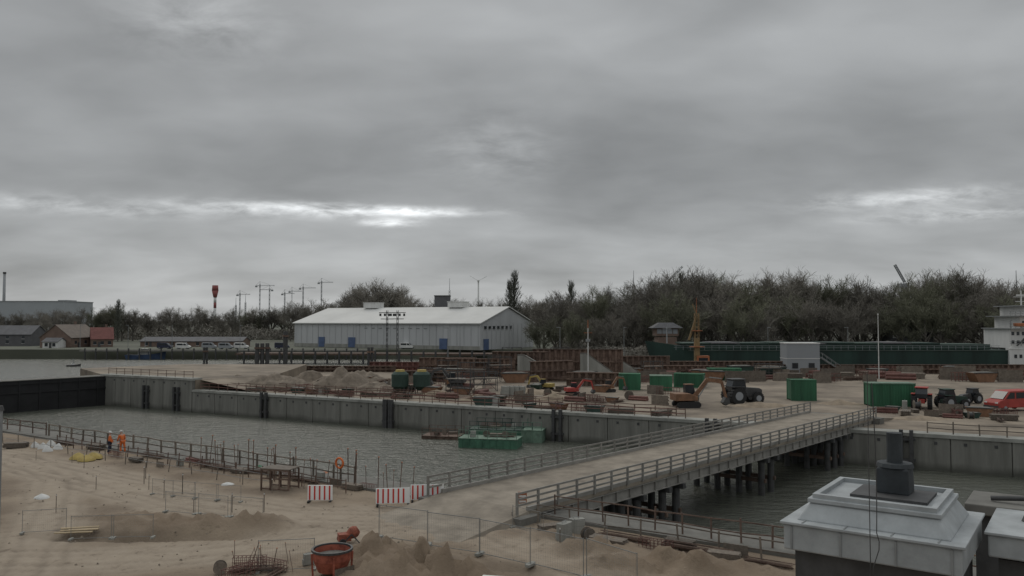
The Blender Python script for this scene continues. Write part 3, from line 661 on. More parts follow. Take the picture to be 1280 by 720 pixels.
def boat(label,u,v,L_,m,rz=0,z=-3.5):
    x,y=G(u,v,z);t=T('boat',label,'boat',x,y,z,rz)
    mb=MB();st=[]
    for k,(tx,w,tp) in enumerate(((-.5,.8,1.2),(-.2,1,1.1),(.15,1,1.3),(.38,.6,1.7),(.52,.05,2.1))):
        W=L_*.14*w;st+= [(tx*L_,-W,tp*L_*.1),(tx*L_*.94,-W*.6,-.4),(tx*L_*.94,W*.6,-.4),(tx*L_,W,tp*L_*.1)]
    fs=[]
    for i in range(4):
        for k in range(4): a=i*4+k;b2=i*4+(k+1)%4;fs.append((a,a+4,b2+4,b2))
    fs+=[(0,1,2,3),(19,18,17,16)];mb.add(st,fs);mkobj(mb,'hull',m,t)
    w=mkobj(MB().box(-.05*L_,0,L_*.17,L_*.25,L_*.15,L_*.10).box(-.02*L_,0,L_*.25,L_*.15,L_*.13,L_*.06),'wheelhouse',M_white,t)
    mkobj(MB().box(-.02*L_,0,L_*.255,L_*.155,L_*.135,L_*.03),'window',M_glass,w)
    mkobj(MB().cyl((-.02*L_,0,L_*.25),(-.02*L_,0,L_*.62),.12,.06,6).beam((-.1*L_,0,L_*.5),(.06*L_,0,L_*.5),.08),'mast',M_steel,t);return t
M_bh=mat('blue_hull',(.07,.11,.2),.6,.2,.6)
boat('blue work boat with white wheelhouse on open water',182,449,14,M_bh,.1)
boat('small dark boat lying on open water',92,458,4,M_dsteel,.3)
boat('white and grey boat by the warehouse quay',518,446,9,M_white,0)
boat('blue fishing boat moored at far jetty',232,447,10,M_bh,3.0)
def pilegroup(u,v0,v1,y,w,label,n=3):
    x,zt=P(u,v0,y);t=T('mooring_dolphin',label,'mooring post',x,y,-3.5,.3,'mooring dolphins')
    for i in range(n): mkobj(MB().cyl((w*(i-(n-1)/2),0,-3),(w*(i-(n-1)/2),.1*i,zt+3.5),w*.42,w*.42,10),'pile',M_dsteel,t)
    mkobj(MB().box(0,0,zt+3.4-1.0,w*n*1.05,w*1.1,.4),'cap',M_rust,t)
pilegroup(328,429,458,183,1.1,'cluster of tall dark mooring piles in water',3)
pilegroup(357,414,458,186,1.3,'tall dark mooring pile in water',1)
pilegroup(257,434,452,215,.7,'cluster of dark mooring piles in water',2)
pilegroup(463,434,455,190,.8,'cluster of dark mooring piles in water',2)
for u in(484,497):
    yy=215 if u<490 else 217
    x,zt=P(u,388,yy);t=T('signal_mast','dark signal mast with crossbars on quay','mast',x,yy,-3.5,0,'signal masts')
    mkobj(MB().lattice((0,0,0),(0,0,zt+3.5),.4,.09,12),'mast',M_dsteel,t)
    for z,w in((1.3,2.2),(-.4,1.7)):
        mkobj(MB().beam((-w,0,zt+z+1.6),(w,0,zt+z+1.6),.18),'crossbar',M_dsteel,t)
    for k in(-1.8,-.6,.6,1.8): mkobj(MB().box(k,-.1,zt+2.3,.5,.4,.7),'lamp_head',M_dsteel,t)
pq=T('pier','low dark jetty with timber piles along far shore','pier',px(110,300)+54,296,0)
mkobj(MB().box(0,0,-.3,108,4,.5),'deck',M_concd,pq)
pile=mkobj(MB().cyl((-52,-1.8,-5),(-52,-1.8,.6),.3,.3,8),'pile',M_dsteel,pq)
for i in range(1,27):
    c=pile.copy();COL.objects.link(c);c.parent=pq;c.location=(i*4,0,0)
pq=T('pier','long brown quay platform before the white warehouse','pier',px(370,285)+30,268,0,radians(-3))
mkobj(MB().box(10,0,-.3,110,8,.6),'deck',M_rust,pq)
pile=mkobj(MB().cyl((-42,-4,-5),(-42,-4,.9),.35,.35,8),'pile',M_dsteel,pq)
for i in range(1,26):
    c=pile.copy();COL.objects.link(c);c.parent=pq;c.location=(i*4,0,0)
lamp=T('street_lamp','tall slim grey street lamp on quay','street lamp',px(100,302),302,0,0,'quay street lamps')
mkobj(MB().cyl((0,0,0),(0,0,9),.1,.06,8),'pole',M_steel,lamp);mkobj(MB().box(.5,0,9,1.3,.25,.15),'lamp_head',M_steel,lamp)
for u,y in((160,303),(215,303),(300,303),(398,285),(445,285),(575,285),(640,285),(700,215),(780,214),(960,212),(1060,212),(560,200)):
    clone(lamp,None,(px(u,y),y,0),random.uniform(0,3))
f=T('flag_pole','tall white flag pole on the terrace','flag pole',px(1098,150),150);mkobj(MB().cyl((0,0,0),(0,0,12),.1,.06,8),'pole',M_white,f);mkobj(MB().cyl((0,0,12),(0,0,12.2),.14,.1,8),'finial',M_white,f)
f=T('radar_mast','white mast with orange top and yard','mast',px(735,150),150)
mkobj(MB().cyl((0,0,0),(0,0,9.5),.12,.08,8),'pole',M_white,f);mkobj(MB().beam((-.8,0,8.6),(.8,0,8.6),.1).cyl((0,0,9.5),(0,0,11),.09,.06,8),'yard',M_orange,f);mkobj(MB().box(0,0,7.2,.8,.5,.5),'lamp_head',M_steel,f)
# ---------------------------------------------------------------- terrace structures
def sheetpile(label,u,v,L_,H,rz,m=M_rust,xy=None,group=None):
    x,y=xy or G(u,v);t=T('sheet_pile_wall',label,'wall',x,y,-.15,rz,group)
    poly=[];n=int(L_/1.2)
    for i in range(n): 
        a=-L_/2+i*1.2;poly+=[(a,0),(a+.25,.35),(a+.6,.35),(a+.85,0)]
    poly+=[(L_/2,0)];q=MB();nn=len(poly)
    vs=[(p[0],p[1],0) for p in poly]+[(p[0],p[1],H) for p in poly]
    q.add(vs,[(i,i+1,nn+i+1,nn+i) for i in range(nn-1)]);vs=[(p[0],p[1]+.12,0) for p in poly]+[(p[0],p[1]+.12,H) for p in poly];q.add(vs,[(nn+i,nn+i+1,i+1,i) for i in range(nn-1)])
    mkobj(q,'sheet_pile',m,t);mkobj(MB().box(0,.2,H+.08,L_,.6,.16),'capping_beam',m,t);mkobj(MB().box(0,-.1,H*.55,L_,.2,.25),'waler',m,t);return t
SP_='rusty sheet pile wall with capping beam'
sheetpile('tall rusty sheet pile wall on the terrace',650,470,11,4.8,radians(-5))
for a in((722,469,18,5.2,-.1),(600,470,14,3.4,-.14),(790,466,16,3.5,.05),(560,466,12,3.2,.1),(745,482,10,2.2,-.2),(690,476,9,3.6,.5),(530,476,9,1.8,-.2),(850,468,14,1.8,-.1)): sheetpile(SP_,*a)
sheetpile('low rusty sheet pile wall before moored ship',0,0,50,1.8,0,xy=(px(1130,166),166))
sheetpile('low rusty sheet pile wall before moored ship',0,0,34,2.4,0,xy=(px(900,168),168))
sheetpile('low red brown sheet pile wall by water',0,0,34,2.0,radians(-3),xy=(px(560,172),172),m=M_rustr)
sheetpile('low red brown sheet pile wall by water',0,0,26,1.2,radians(-3),xy=(px(420,172),172))
def ramp(label,u,v,L_,H,W,rz):
    x,y=G(u,v);t=T('concrete_ramp',label,'ramp',x,y,-.12,rz)
    mkobj(MB().extr([(-L_/2,0),(L_/2,0),(L_/2,.3),(-L_/2+1.2,H),(-L_/2,H)],-W/2,W/2),'slab',M_conc,t);mkobj(MB().extr([(L_/2,.35),(L_/2,.6),(-L_/2+1.2,H+.3),(-L_/2,H+.3),(-L_/2,H+.02),(-L_/2+1.2,H+.02)],-W/2,-W/2+.25),'kerb',M_concd,t)
ramp('grey concrete sloping wing wall beside sheet piles',674,471,8,4.2,3,radians(-12))
ramp('grey concrete sloping wing wall beside sheet piles',775,467,8,4.6,3,radians(-5))
ramp('small grey concrete sloping wall',748,470,7,4.4,2.5,radians(-8))
def gantry(label,u,v,w,h,rz,m=M_dsteel):
    x,y=G(u,v);t=T('scaffold_tower',label,'scaffold',x,y,-.1,rz,'scaffold towers')
    q=MB()
    for xx in(-w/2,0,w/2):
        for yy in(-.7,.7): q.beam((xx,yy,0),(xx,yy,h),.09)
    for z in(h*.33,h*.66,h):
        for yy in(-.7,.7): q.beam((-w/2,yy,z),(w/2,yy,z),.08)
    q.beam((-w/2,-.7,0),(0,-.7,h*.66),.06).beam((0,-.7,h*.66),(w/2,-.7,0),.06);mkobj(q,'tube_grid',m,t)
    mkobj(MB().box(0,0,h*.66+.06,w,1.4,.06),'platform',M_wood,t)
for a in((575,492,4,3.4,-.4),(590,478,5,3.6,-.3),(610,470,5,4.2,0),(560,470,4,3.2,.1),(700,465,4,5.2,-.2),(815,470,4,3,.2),(640,466,4,5.4,-.1),(960,470,5,2.5,0),(605,488,4,3,.2),(540,476,5,2.4,-.2),(625,476,4,4.4,.2)): gantry('dark scaffold tower with timber platform on terrace',*a)
for u in(500,527):
    x,y=G(u,491);t=T('storage_tank','dark green round tank with yellow top band on legs','tank',x,y,-.1,0,'round storage tanks')
    mkobj(MB().cyl((0,0,.5),(0,0,1.1),.7,1.3,18).cyl((0,0,1.1),(0,0,2.9),1.3,1.3,18,cap=False).cyl((0,0,2.9),(0,0,3.3),1.3,.9,18),'tank',M_dgreen,t)
    mkobj(MB().cyl((0,0,3.3),(0,0,3.6),.75,.65,18),'band',M_yellow,t)
    for a in range(4): mkobj(MB().beam((cos(a*pi/2+.7)*1.1,sin(a*pi/2+.7)*1.1,0),(cos(a*pi/2+.7)*1.15,sin(a*pi/2+.7)*1.15,2),.14),'leg',M_dsteel,t)
def pileobj(name,label,cat,u,v,rx,ry,h,m,z=-.15,group=None,n=36,R=12):
    x,y=G(u,v,z);q=MB();sd=random.uniform(0,50);vs=[];pk=(random.uniform(-.3,.3),random.uniform(-.3,.3))
    for i in range(R+1):
        r=i/R
        for k in range(n):
            a=2*pi*k/n;e=1+.3*noise.noise(Vector((cos(a)*1.5+sd,sin(a)*1.5,0)));X=cos(a)*r*rx*e;Y=sin(a)*r*ry*e
            X+=pk[0]*rx*(1-r)*.6;Y+=pk[1]*ry*(1-r)*.6
            hh=h*max(0,1-r**1.25)*(1+.5*noise.noise(Vector((X*.5+sd,Y*.5,0))))+.16*h*noise.noise(Vector((X*1.6+sd,Y*1.6,1)))
            if i==R: hh=-.1
            vs.append((X,Y,hh))
    q.add(vs,[(i*n+k,i*n+(k+1)%n,(i+1)*n+(k+1)%n,(i+1)*n+k)[::-1] for i in range(R) for k in range(n)])
    return ONE(q,name,label,cat,m,x,y,z,0,group,smooth=True)
for a in((350,486,6.5,3.5,2.6),(425,484,6,3.5,3.0),(388,481,6,3,2.2),(470,488,4,2.5,1.5),(300,482,6,2.5,1.6),(450,476,5,3,2),(330,474,6,3,1.6)): pileobj('gravel_heap','brown gravel heap dumped on the terrace','gravel heap',*a,M_gravel,group='gravel heaps on terrace')
for a in((600,500,3.5,2,.7),(950,508,4,2,.6),(1050,505,3,2,.5),(550,494,3,2,.8),(700,500,4,2,.8),(1060,520,3,1.5,.4),(1150,524,4,1.5,.4),(665,492,4,2.5,.9)): pileobj('sand_heap','low sand heap on the terrace','sand heap',*a,M_sand,group='sand heaps on terrace')
# clutter templates
def t_rebar():
    q=MB();r=random.Random(3)
    for i in range(26): 
        y=r.uniform(-.5,.5);z=r.uniform(.1,.6);q.beam((-2.6+r.uniform(-.3,.3),y,z),(2.6+r.uniform(-.3,.3),y+r.uniform(-.1,.1),z),.05)
    t=T('rebar_bundle','bundle of rusty reinforcing bars lying on timber','steel bars',0,0);mkobj(q,'bar',M_rust,t)
    for s in(-1.5,1.5): mkobj(MB().box(s,0,.05,.12,1.4,.1),'bearer',M_wood,t)
    return t
def t_timber():
    q=MB()
    for l in range(5):
        for k in range(5): q.box(random.uniform(-.1,.1),-.6+k*.3,.18+l*.16,3.6,.26,.12)
    t=T('timber_stack','stack of sawn timber beams on bearers','timber',0,0);mkobj(q,'plank',M_wood,t)
    for s in(-1.2,1.2): mkobj(MB().box(s,0,.06,.12,1.6,.11),'bearer',M_wood,t)
    return t
def t_block():
    t=T('concrete_block','pair of stacked grey concrete blocks','concrete block',0,0)
    mkobj(MB().box(0,0,.4,1.6,.8,.8),'block',M_conc,t,bev=.03);mkobj(MB().box(.1,0,1.2,1.5,.8,.78),'block',M_conc,t,bev=.03);mkobj(MB().cyl((-.3,0,1.55),(-.3,0,1.75),.03,.03,6).beam((-.3,0,1.75),(.3,0,1.75),.05).cyl((.3,0,1.55),(.3,0,1.75),.03,.03,6),'lifting_loop',M_steel,t);return t
def t_form():
    q=MB()
    for k in range(6): q.box(-1.5+k*.6,0,.8,.1,.18,1.6)
    for z in(.3,.8,1.3): q.box(0,.13,z,3.3,.08,.14)
    t=T('concrete_formwork','upright rusty formwork section with ribs and props','formwork',0,0);mkobj(q,'rib',M_rust,t);mkobj(MB().box(0,-.13,.8,3.3,.06,1.6),'face',M_wood,t)
    for s in(-1,1): mkobj(MB().beam((s,.1,1.3),(s,1.1,0),.08),'prop',M_rust,t)
    return t
def t_pipe():
    q=MB()
    for y,z in((-.45,.3),(0.1,.3),(.65,.3),(-.17,.78),(.38,.78)): q.cyl((-2.2,y,z),(2.2,y,z),.27,.27,10)
    t=T('pipe_stack','stack of rusty red steel pipes','pipes',0,0);mkobj(q,'pipe',M_rustr,t)
    for s in(-1.4,1.4): mkobj(MB().box(s,0,.02,.15,1.9,.06),'bearer',M_wood,t)
    return t
def t_cage():
    q=MB()
    for x in range(9):
        for y in(-.5,.5): q.beam((-2+x*.5,y,0),(-2+x*.5,y,1.2),.05)
        q.beam((-2+x*.5,-.5,1.2),(-2+x*.5,.5,1.2),.05)
    for z in(.2,.6,1.2):
        for y in(-.5,.5): q.beam((-2.1,y,z),(2.1,y,z),.05)
    t=T('rebar_cage','rusty reinforcement cage standing on terrace','steel cage',0,0);mkobj(q,'bar',M_rustr,t)
    for s in(-1.4,1.4): mkobj(MB().box(s,0,.02,.12,1.3,.05),'bearer',M_wood,t)
    return t
def t_skip(m,l):
    t=T('waste_skip',l,'skip',0,0)
    mkobj(MB().extr([(-1.2,0),(1.2,0),(1.9,1.3),(-1.9,1.3)],-.85,.85),'body',m,t);mkobj(MB().box(0,-.87,1.3,3.9,.1,.12).box(0,.87,1.3,3.9,.1,.12),'rim',M_dsteel,t)
    mkobj(MB().box(0,0,1.36,3.2,1.5,.12,tx=.7,ty=.7),'fill',M_concd,t);return t
def t_drum():
    t=T('cable_drum','timber cable drum standing on its rim','cable drum',0,0)
    for s in(-.45,.45): mkobj(MB().cyl((0,s-.04,.8),(0,s+.04,.8),.8,.8,20),'flange',M_wood,t)
    mkobj(MB().cyl((0,-.4,.8),(0,.4,.8),.5,.5,16),'core',M_dsteel,t);return t
tmpl=[t_rebar(),t_timber(),t_block(),t_form(),t_pipe(),t_cage(),t_skip(M_dgreen,'dark green trapezoid waste skip on terrace'),t_drum(),t_skip(M_brn,'rusty brown trapezoid waste skip on terrace')]
wts=[0,0,1,1,2,3,3,4,5,5,0,5,6,7,8]
gn=['rebar bundles','timber stacks','concrete blocks','formwork sections','pipe stacks','rebar cages','waste skips','cable drums','waste skips']
tu=[False]*9
def put(i,x,y,z=-.12,rz=None,sc=1):
    rz=FA+random.choice([0,0,pi/2])+random.uniform(-.3,.3) if rz is None else rz
    t=tmpl[i]
    if not tu[i]: tu[i]=True;t.location=(x,y,z);t.rotation_euler=(0,0,rz);t.scale=(sc,)*3
    else: t=clone(t,None,(x,y,z),rz,sc)
    t['group']=gn[i]+' stored on site';return t
for k in range(130):
    u=random.uniform(300,830)
    s=s_of_u(u);t=random.choice([1.8,1.9,4.5,5,7.5,12,14,18,24,28])+random.uniform(-.6,.6)
    x,y=Fw(s,t)
    if 490<u<560 and t<7: continue
    if 630<u and 3<t<12: continue
    put(random.choice(wts),x,y,sc=random.uniform(.45,.85))
for k in range(26):
    u=random.uniform(1080,1280);x,y=Fw(s_of_u(u),random.uniform(15,24));put(random.choice(wts),x,y,sc=random.uniform(.4,.8))
for k in range(130):
    u=random.uniform(520,1275);v=random.uniform(462,478);x,y=G(u,v);put(random.choice([0,3,5,4,1,5,3,8,6,3]),x,y,rz=random.uniform(-.5,.3),sc=random.uniform(.8,1.4))
for k in range(4):
    x,y=G(632+k*6,494);put(2,x,y,rz=FA,sc=.9)
# ---------------------------------------------------------------- pontoons in basin
def pontoon(label,u,v,L_,W,H,m,rz=FA,dk=None):
    x,y=G(u,v,-3.5);t=T('pontoon',label,'pontoon',x,y,-3.5,rz)
    q=MB().box(0,0,H/2-.2,L_,W,H+.4)
    for i in range(int(L_/.8)): q.box(-L_/2+.4+i*.8,-W/2-.03,H/2,.08,.08,H)
    mkobj(q,'hull',m,t);mkobj(MB().box(0,0,H+.04,L_+.1,W+.1,.08),'deck',dk or m,t)
    q=MB()
    for i in range(int(L_/1.0)+1):
        for s in(-1,1): q.beam((-L_/2+.05+i*(L_-.1)/int(L_/1.0),s*(W/2-.05),H),(-L_/2+.05+i*(L_-.1)/int(L_/1.0),s*(W/2-.05),H+1),.06)
    for s in(-1,1):
        for z in(.5,1): q.beam((-L_/2,s*(W/2-.05),H+z),(L_/2,s*(W/2-.05),H+z),.05)
    mkobj(q,'railing',dk or m,t)
    return t,x,y,H-3.5+.08
PA=radians(-12)
PT=[pontoon('faded green steel work pontoon floating in basin',613,558,6.8,3,1.0,M_fgreen,PA,M_lgreen),
 pontoon('green work pontoon with cluttered deck beside another',630,549,7.8,3.5,1.3,M_fgreen,PA,M_dgreen),
 pontoon('pale green pontoon section coupled to darker pontoons',668,551,2.4,3.3,1.4,M_lgreen,PA),
 pontoon('rusty brown raft moored beside green pontoons',554,547,4.6,3,.3,M_rust,PA)]
for i,(t,x,y,z) in enumerate(PT):
    if i==2: continue
    for k in range(8 if i<2 else 4): put(random.choice([0,1,5,7,2,3]),x+random.uniform(-2.6,2.6)*(1 if i<2 else .6),y+random.uniform(-.7,.7),z,PA+random.uniform(-.3,.3),random.uniform(.3,.5))
# ---------------------------------------------------------------- near site objects
def barrier(u,v,rz,L_=1.5,label='red and white striped safety barrier on the dirt'):
    x,y=G(u,v);t=T('safety_barrier',label,'barrier',x,y,0,rz,'striped safety barriers')
    mkobj(MB().box(0,0,.58,L_,.06,.9),'board',mat('bright_barrier_white',(.8,.8,.78),.5,.05,1),t,bev=.01)
    q=MB();n=int(L_/.3)
    for i in range(n): 
        a=-L_/2+.08+i*.3;q.add([(a,-.034,.16),(a+.1,-.034,.16),(a+.1,-.034,1.0),(a,-.034,1.0)],[(0,1,2,3)])
    mkobj(q,'stripe',mat('barrier_red',(.55,.04,.03),.5,.1,1),t)
    for s in(-1,1): mkobj(MB().box(s*(L_/2-.1),0,.06,.12,.6,.12),'foot',M_tyre,t)
barrier(400,628,0,1.5)
barrier(491,632,.12,2.0);barrier(534,627,.12,2.0)
fp=T('site_fence','galvanised wire mesh site fence panel on feet','fence',0,0,0,0,'mesh site fence panels')
q=MB()
for x in(-1.7,1.7): q.cyl((x,0,0),(x,0,2),.022,.022,6)
for z in(.12,1.95): q.cyl((-1.7,0,z),(1.7,0,z),.022,.022,6)
M_fence=mat('dull_fence_wire',(.19,.19,.18),.6,.2,2)
mkobj(q,'fence_tubes',M_fence,fp)
q=MB()
for i in range(22): q.beam((-1.6+i*.153,0,.14),(-1.6+i*.153,0,1.93),.004)
for i in range(9): q.beam((-1.7,0,.25+i*.2),(1.7,0,.25+i*.2),.004)
mkobj(q,'wire_mesh',M_fence,fp)
for s in(-1.7,1.7): mkobj(MB().box(s,0,.06,.24,.6,.14),'foot',M_conc,fp)
ff=[True]
def fenceline(pts,sc=1):
    for (a,b2) in zip(pts,pts[1:]):
        A=Vector(G(*a));B=Vector(G(*b2));d=B-A;n=max(1,round(d.length/(3.5*sc)))
        for i in range(n):
            c=A.lerp(B,(i+.5)/n);rz=atan2(d.y,d.x)+random.uniform(-.08,.08)
            if ff[0]: ff[0]=False;fp.location=(c.x,c.y,0);fp.rotation_euler=(0,0,rz);fp.scale=(sc,)*3
            else: clone(fp,None,(c.x,c.y,0),rz,sc)
fenceline([(474,672),(600,694),(730,722),(800,745)],.85)
fenceline([(20,668),(90,663)],.6);fenceline([(90,675),(190,672)],.6);fenceline([(205,640),(330,650)],.6);fenceline([(320,716),(395,712)],.7)
fenceline([(190,618),(300,628)],.5);fenceline([(640,660),(760,690)],.6)
sk=T('marker_stake','thin timber marker stake driven in sand','stake',*G(180,605),0,0,'marker stakes on sand')
mkobj(MB().box(0,0,.55,.04,.04,1.3),'post',M_wood,sk);mkobj(MB().box(0,0,1.12,.05,.05,.08),'tip',M_plast,sk)
for u,v in((105,585),(120,612),(186,612),(228,617),(242,640),(290,640),(265,596),(300,604),(340,618),(70,640),(205,622),(330,640),(640,655),(700,690),(45,575),(380,612),(90,578),(182,598)):
    clone(sk,None,(*G(u,v),0),random.uniform(0,3),random.uniform(.6,1.1))
x,y=G(350,612);t=T('storage_rack','rusty brown open storage rack standing beside the quay','rack',x,y,0,NA+.3)
q=MB()
for xx in(-1,-.33,.33,1):
    for yy in(-.6,.6): q.beam((xx,yy,0),(xx,yy,1.35),.09)
for z in(.15,.8,1.35):
    for yy in(-.6,.6): q.beam((-1,yy,z),(1,yy,z),.09)
mkobj(q,'post_grid',M_rust,t);mkobj(MB().box(0,0,1.42,2.1,1.3,.05),'top_board',M_wood,t)
sb=T('starter_bar','thin upright rusty steel bar on quay edge','steel bar',*Nw(-17,1.2),0,0,'upright bars on the quay')
mkobj(MB().cyl((0,0,0),(0,0,2.2),.03,.03,6),'bar',M_rust,sb);mkobj(MB().cyl((0,0,2.2),(0,0,2.26),.05,.05,6),'cap',M_orange,sb)
for k in range(34):
    c=clone(sb,None,(*Nw(-27+k*.62+random.uniform(-.3,.3),random.uniform(.6,2.2)),.1),0,random.uniform(.5,1.1));c.rotation_euler=(random.uniform(-.08,.08),random.uniform(-.08,.08),0)
for k in range(10):
    c=clone(sb,None,(*G(random.uniform(285,375),random.uniform(703,718)),.0),0,random.uniform(.35,.6));c.rotation_euler=(random.uniform(-.35,.35),random.uniform(-.35,.35),0)
x,y=Nw(-13.6,.3);t=T('life_ring','orange and white life ring on a post','life ring',x,y,.1,NA)
mkobj(MB().box(0,0,.6,.1,.1,1.2),'post',M_wood,t)
q=MB();R,r=.33,.07;vs=[];
for i in range(20):
    for k in range(8):
        a=2*pi*i/20;b2=2*pi*k/8;vs.append(((R+r*cos(b2))*cos(a),-.12+r*sin(b2),1.3+(R+r*cos(b2))*sin(a)))
q.add(vs,[(i*8+k,i*8+(k+1)%8,((i+1)%20)*8+(k+1)%8,((i+1)%20)*8+k) for i in range(20) for k in range(8)]);mkobj(q,'ring',M_vest,t,smooth=True)
x,y=G(653,641);t=T('warning_board','orange red warning board with white bars at bridge end','sign',x,y,0,.2)
mkobj(MB().box(0,0,.62,.5,.08,1.15),'board',M_orange,t)
for z in(.35,.65,.95): mkobj(MB().box(0,-.045,z,.4,.02,.1),'stripe',M_white,t)
x,y=G(415,720);t=T('concrete_hopper','open round red concrete hopper with frame','hopper',x,y,0,.3)
M_hop=mat('worn_red_paint',(.27,.06,.035),.7,.45,2.5,c2=(.31,.09,.055),bump=.3,detail=8)
q=MB().cyl((0,0,.25),(0,0,.75),.6,.8,24,cap=False).cyl((0,0,.75),(0,0,1.15),.8,.82,24,cap=False).cyl((0,0,1.14),(0,0,.75),.75,.72,24,cap=False).cyl((0,0,.75),(0,0,.3),.72,.56,24,cap=False)
mkobj(q,'bowl',M_hop,t);mkobj(MB().cyl((0,0,.85),(0,0,.9),.72,.72,20),'fill',M_concd,t)
q=MB()
for i in range(24):
    a=2*pi*i/24;b2=2*pi*(i+1)/24;q.beam((cos(a)*.84,sin(a)*.84,1.15),(cos(b2)*.84,sin(b2)*.84,1.15),.09)
mkobj(q,'rim',M_dsteel,t)
for a in range(4): mkobj(MB().beam((cos(a*pi/2)*.8,sin(a*pi/2)*.8,0),(cos(a*pi/2)*.86,sin(a*pi/2)*.86,1.0),.08),'leg',M_hop,t)
x,y=G(438,678);t=T('cement_mixer','small orange red cement mixer on a stand','cement mixer',x,y,.0,.4)
M_dor=mat('dirty_orange',(.25,.075,.045),.8,.5,4)
mkobj(MB().cyl((-.1,0,.35),(.1,0,.46),.2,.3,16).cyl((.1,0,.46),(.25,0,.54),.3,.28,16,cap=False).cyl((.25,0,.54),(.38,0,.62),.28,.18,16),'drum',M_dor,t)
for s in(-1,1): mkobj(MB().beam((-.5,s*.35,0),(0,s*.25,.45),.05).beam((.4,s*.35,0),(0,s*.25,.45),.05),'stand',M_dsteel,t)
mkobj(MB().box(-.3,0,.3,.6,.5,.35),'motor',M_dor,t)
for s in(-1,1): mkobj(MB().cyl((-.45,s*.42,.15),(-.45,s*.34,.15),.15,.15,12),'wheel',M_tyre,t)
for u,v,i,rz,sc in((318,716,0,.2,.4),(300,722,5,1.0,.4),(340,712,5,-.5,.35),(312,708,5,.1,.35),(345,720,0,1.3,.3),(430,724,3,.8,.3),(905,700,1,-.4,.4),(250,583,5,NA,.4),(300,592,1,NA,.4),(400,602,2,NA,.4),(720,668,2,.3,.5),(705,676,2,.9,.55),(760,684,1,NA,.5),(870,692,0,NA,.6),(960,708,0,NA,.4),(170,577,1,NA,.35),(200,584,3,NA,.25),(440,612,1,NA,.4),(380,603,0,NA,.5),(120,562,1,NA,.5),(225,582,2,NA,.35),(285,588,0,NA,.5),(340,597,3,NA,.3),(820,688,5,NA,.4),(735,676,7,.4,.4),(500,706,1,.3,.25),(385,706,2,.5,.3),(275,718,7,.3,.35),(20,560,1,.2,.5),(460,612,5,NA,.3),(420,608,3,NA,.3),(360,598,5,NA,.3),(320,592,0,NA+.2,.5),(265,585,0,NA,.5),(240,578,4,NA,.3),(190,572,0,NA,.5),(490,618,0,NA,.4),(145,572,5,NA,.35),(80,556,0,NA,.5),(780,676,0,NA,.5),(850,684,1,NA,.4),(920,696,3,NA,.35),(690,664,1,.4,.4)):
    put(i,*G(u,v),0.02,rz,sc)
x,y=G(96,666);t=T('plank_pile','few pale planks lying flat on sand','planks',x,y,.12,.25)
for k in range(5): mkobj(MB().box(random.uniform(-.2,.2),-.5+k*.25,.03+.05*(k%2),1.8,.18,.04,random.uniform(-.1,.1)),'plank',M_woodn,t)
def sack(u,v,m,label,rx,h,group,cat='sack',name='sack',z=.1):
    return pileobj(name,label,cat,u,v,rx,rx*.8,h,m,z,group,18,6)
for u,v in((44,558),(54,560),(64,557),(72,561),(60,563)): sack(u,v,M_plast,'full white plastic sack on quay dirt',.45,.5,'white sacks by the quay')
for u,v in((98,572),(108,574),(118,571)): sack(u,v,M_yellow,'dull yellow tarpaulin heap on the dirt',.7,.4,'yellow covered heaps','tarpaulin heap','tarpaulin_heap')
for u,v,m in((285,606,M_plast),(325,585,M_green),(150,556,M_orange),(405,593,M_orange),(52,622,M_plast)): sack(u,v,m,{'white_plastic_sheet':'crumpled white plastic sheet on the dirt','green_container_paint':'green tarpaulin over material on the quay','orange_paint':'orange tarpaulin over material on the quay'}[m.name],.5,.2,None,'tarpaulin','tarpaulin',.04)
def skin(name,pts,edges,rad,m,par):
    me=bpy.data.meshes.new(name);me.from_pydata(pts,edges,[]);me.materials.append(m);o=bpy.data.objects.new(name,me);link(o,par)
    k=o.modifiers.new('Skin','SKIN');o.modifiers.new('Sub','SUBSURF').levels=1
    for i,r in enumerate(rad): me.skin_vertices[0].data[i].radius=(r,r)
    me.skin_vertices[0].data[0].use_root=True;k.use_smooth_shade=True;return o
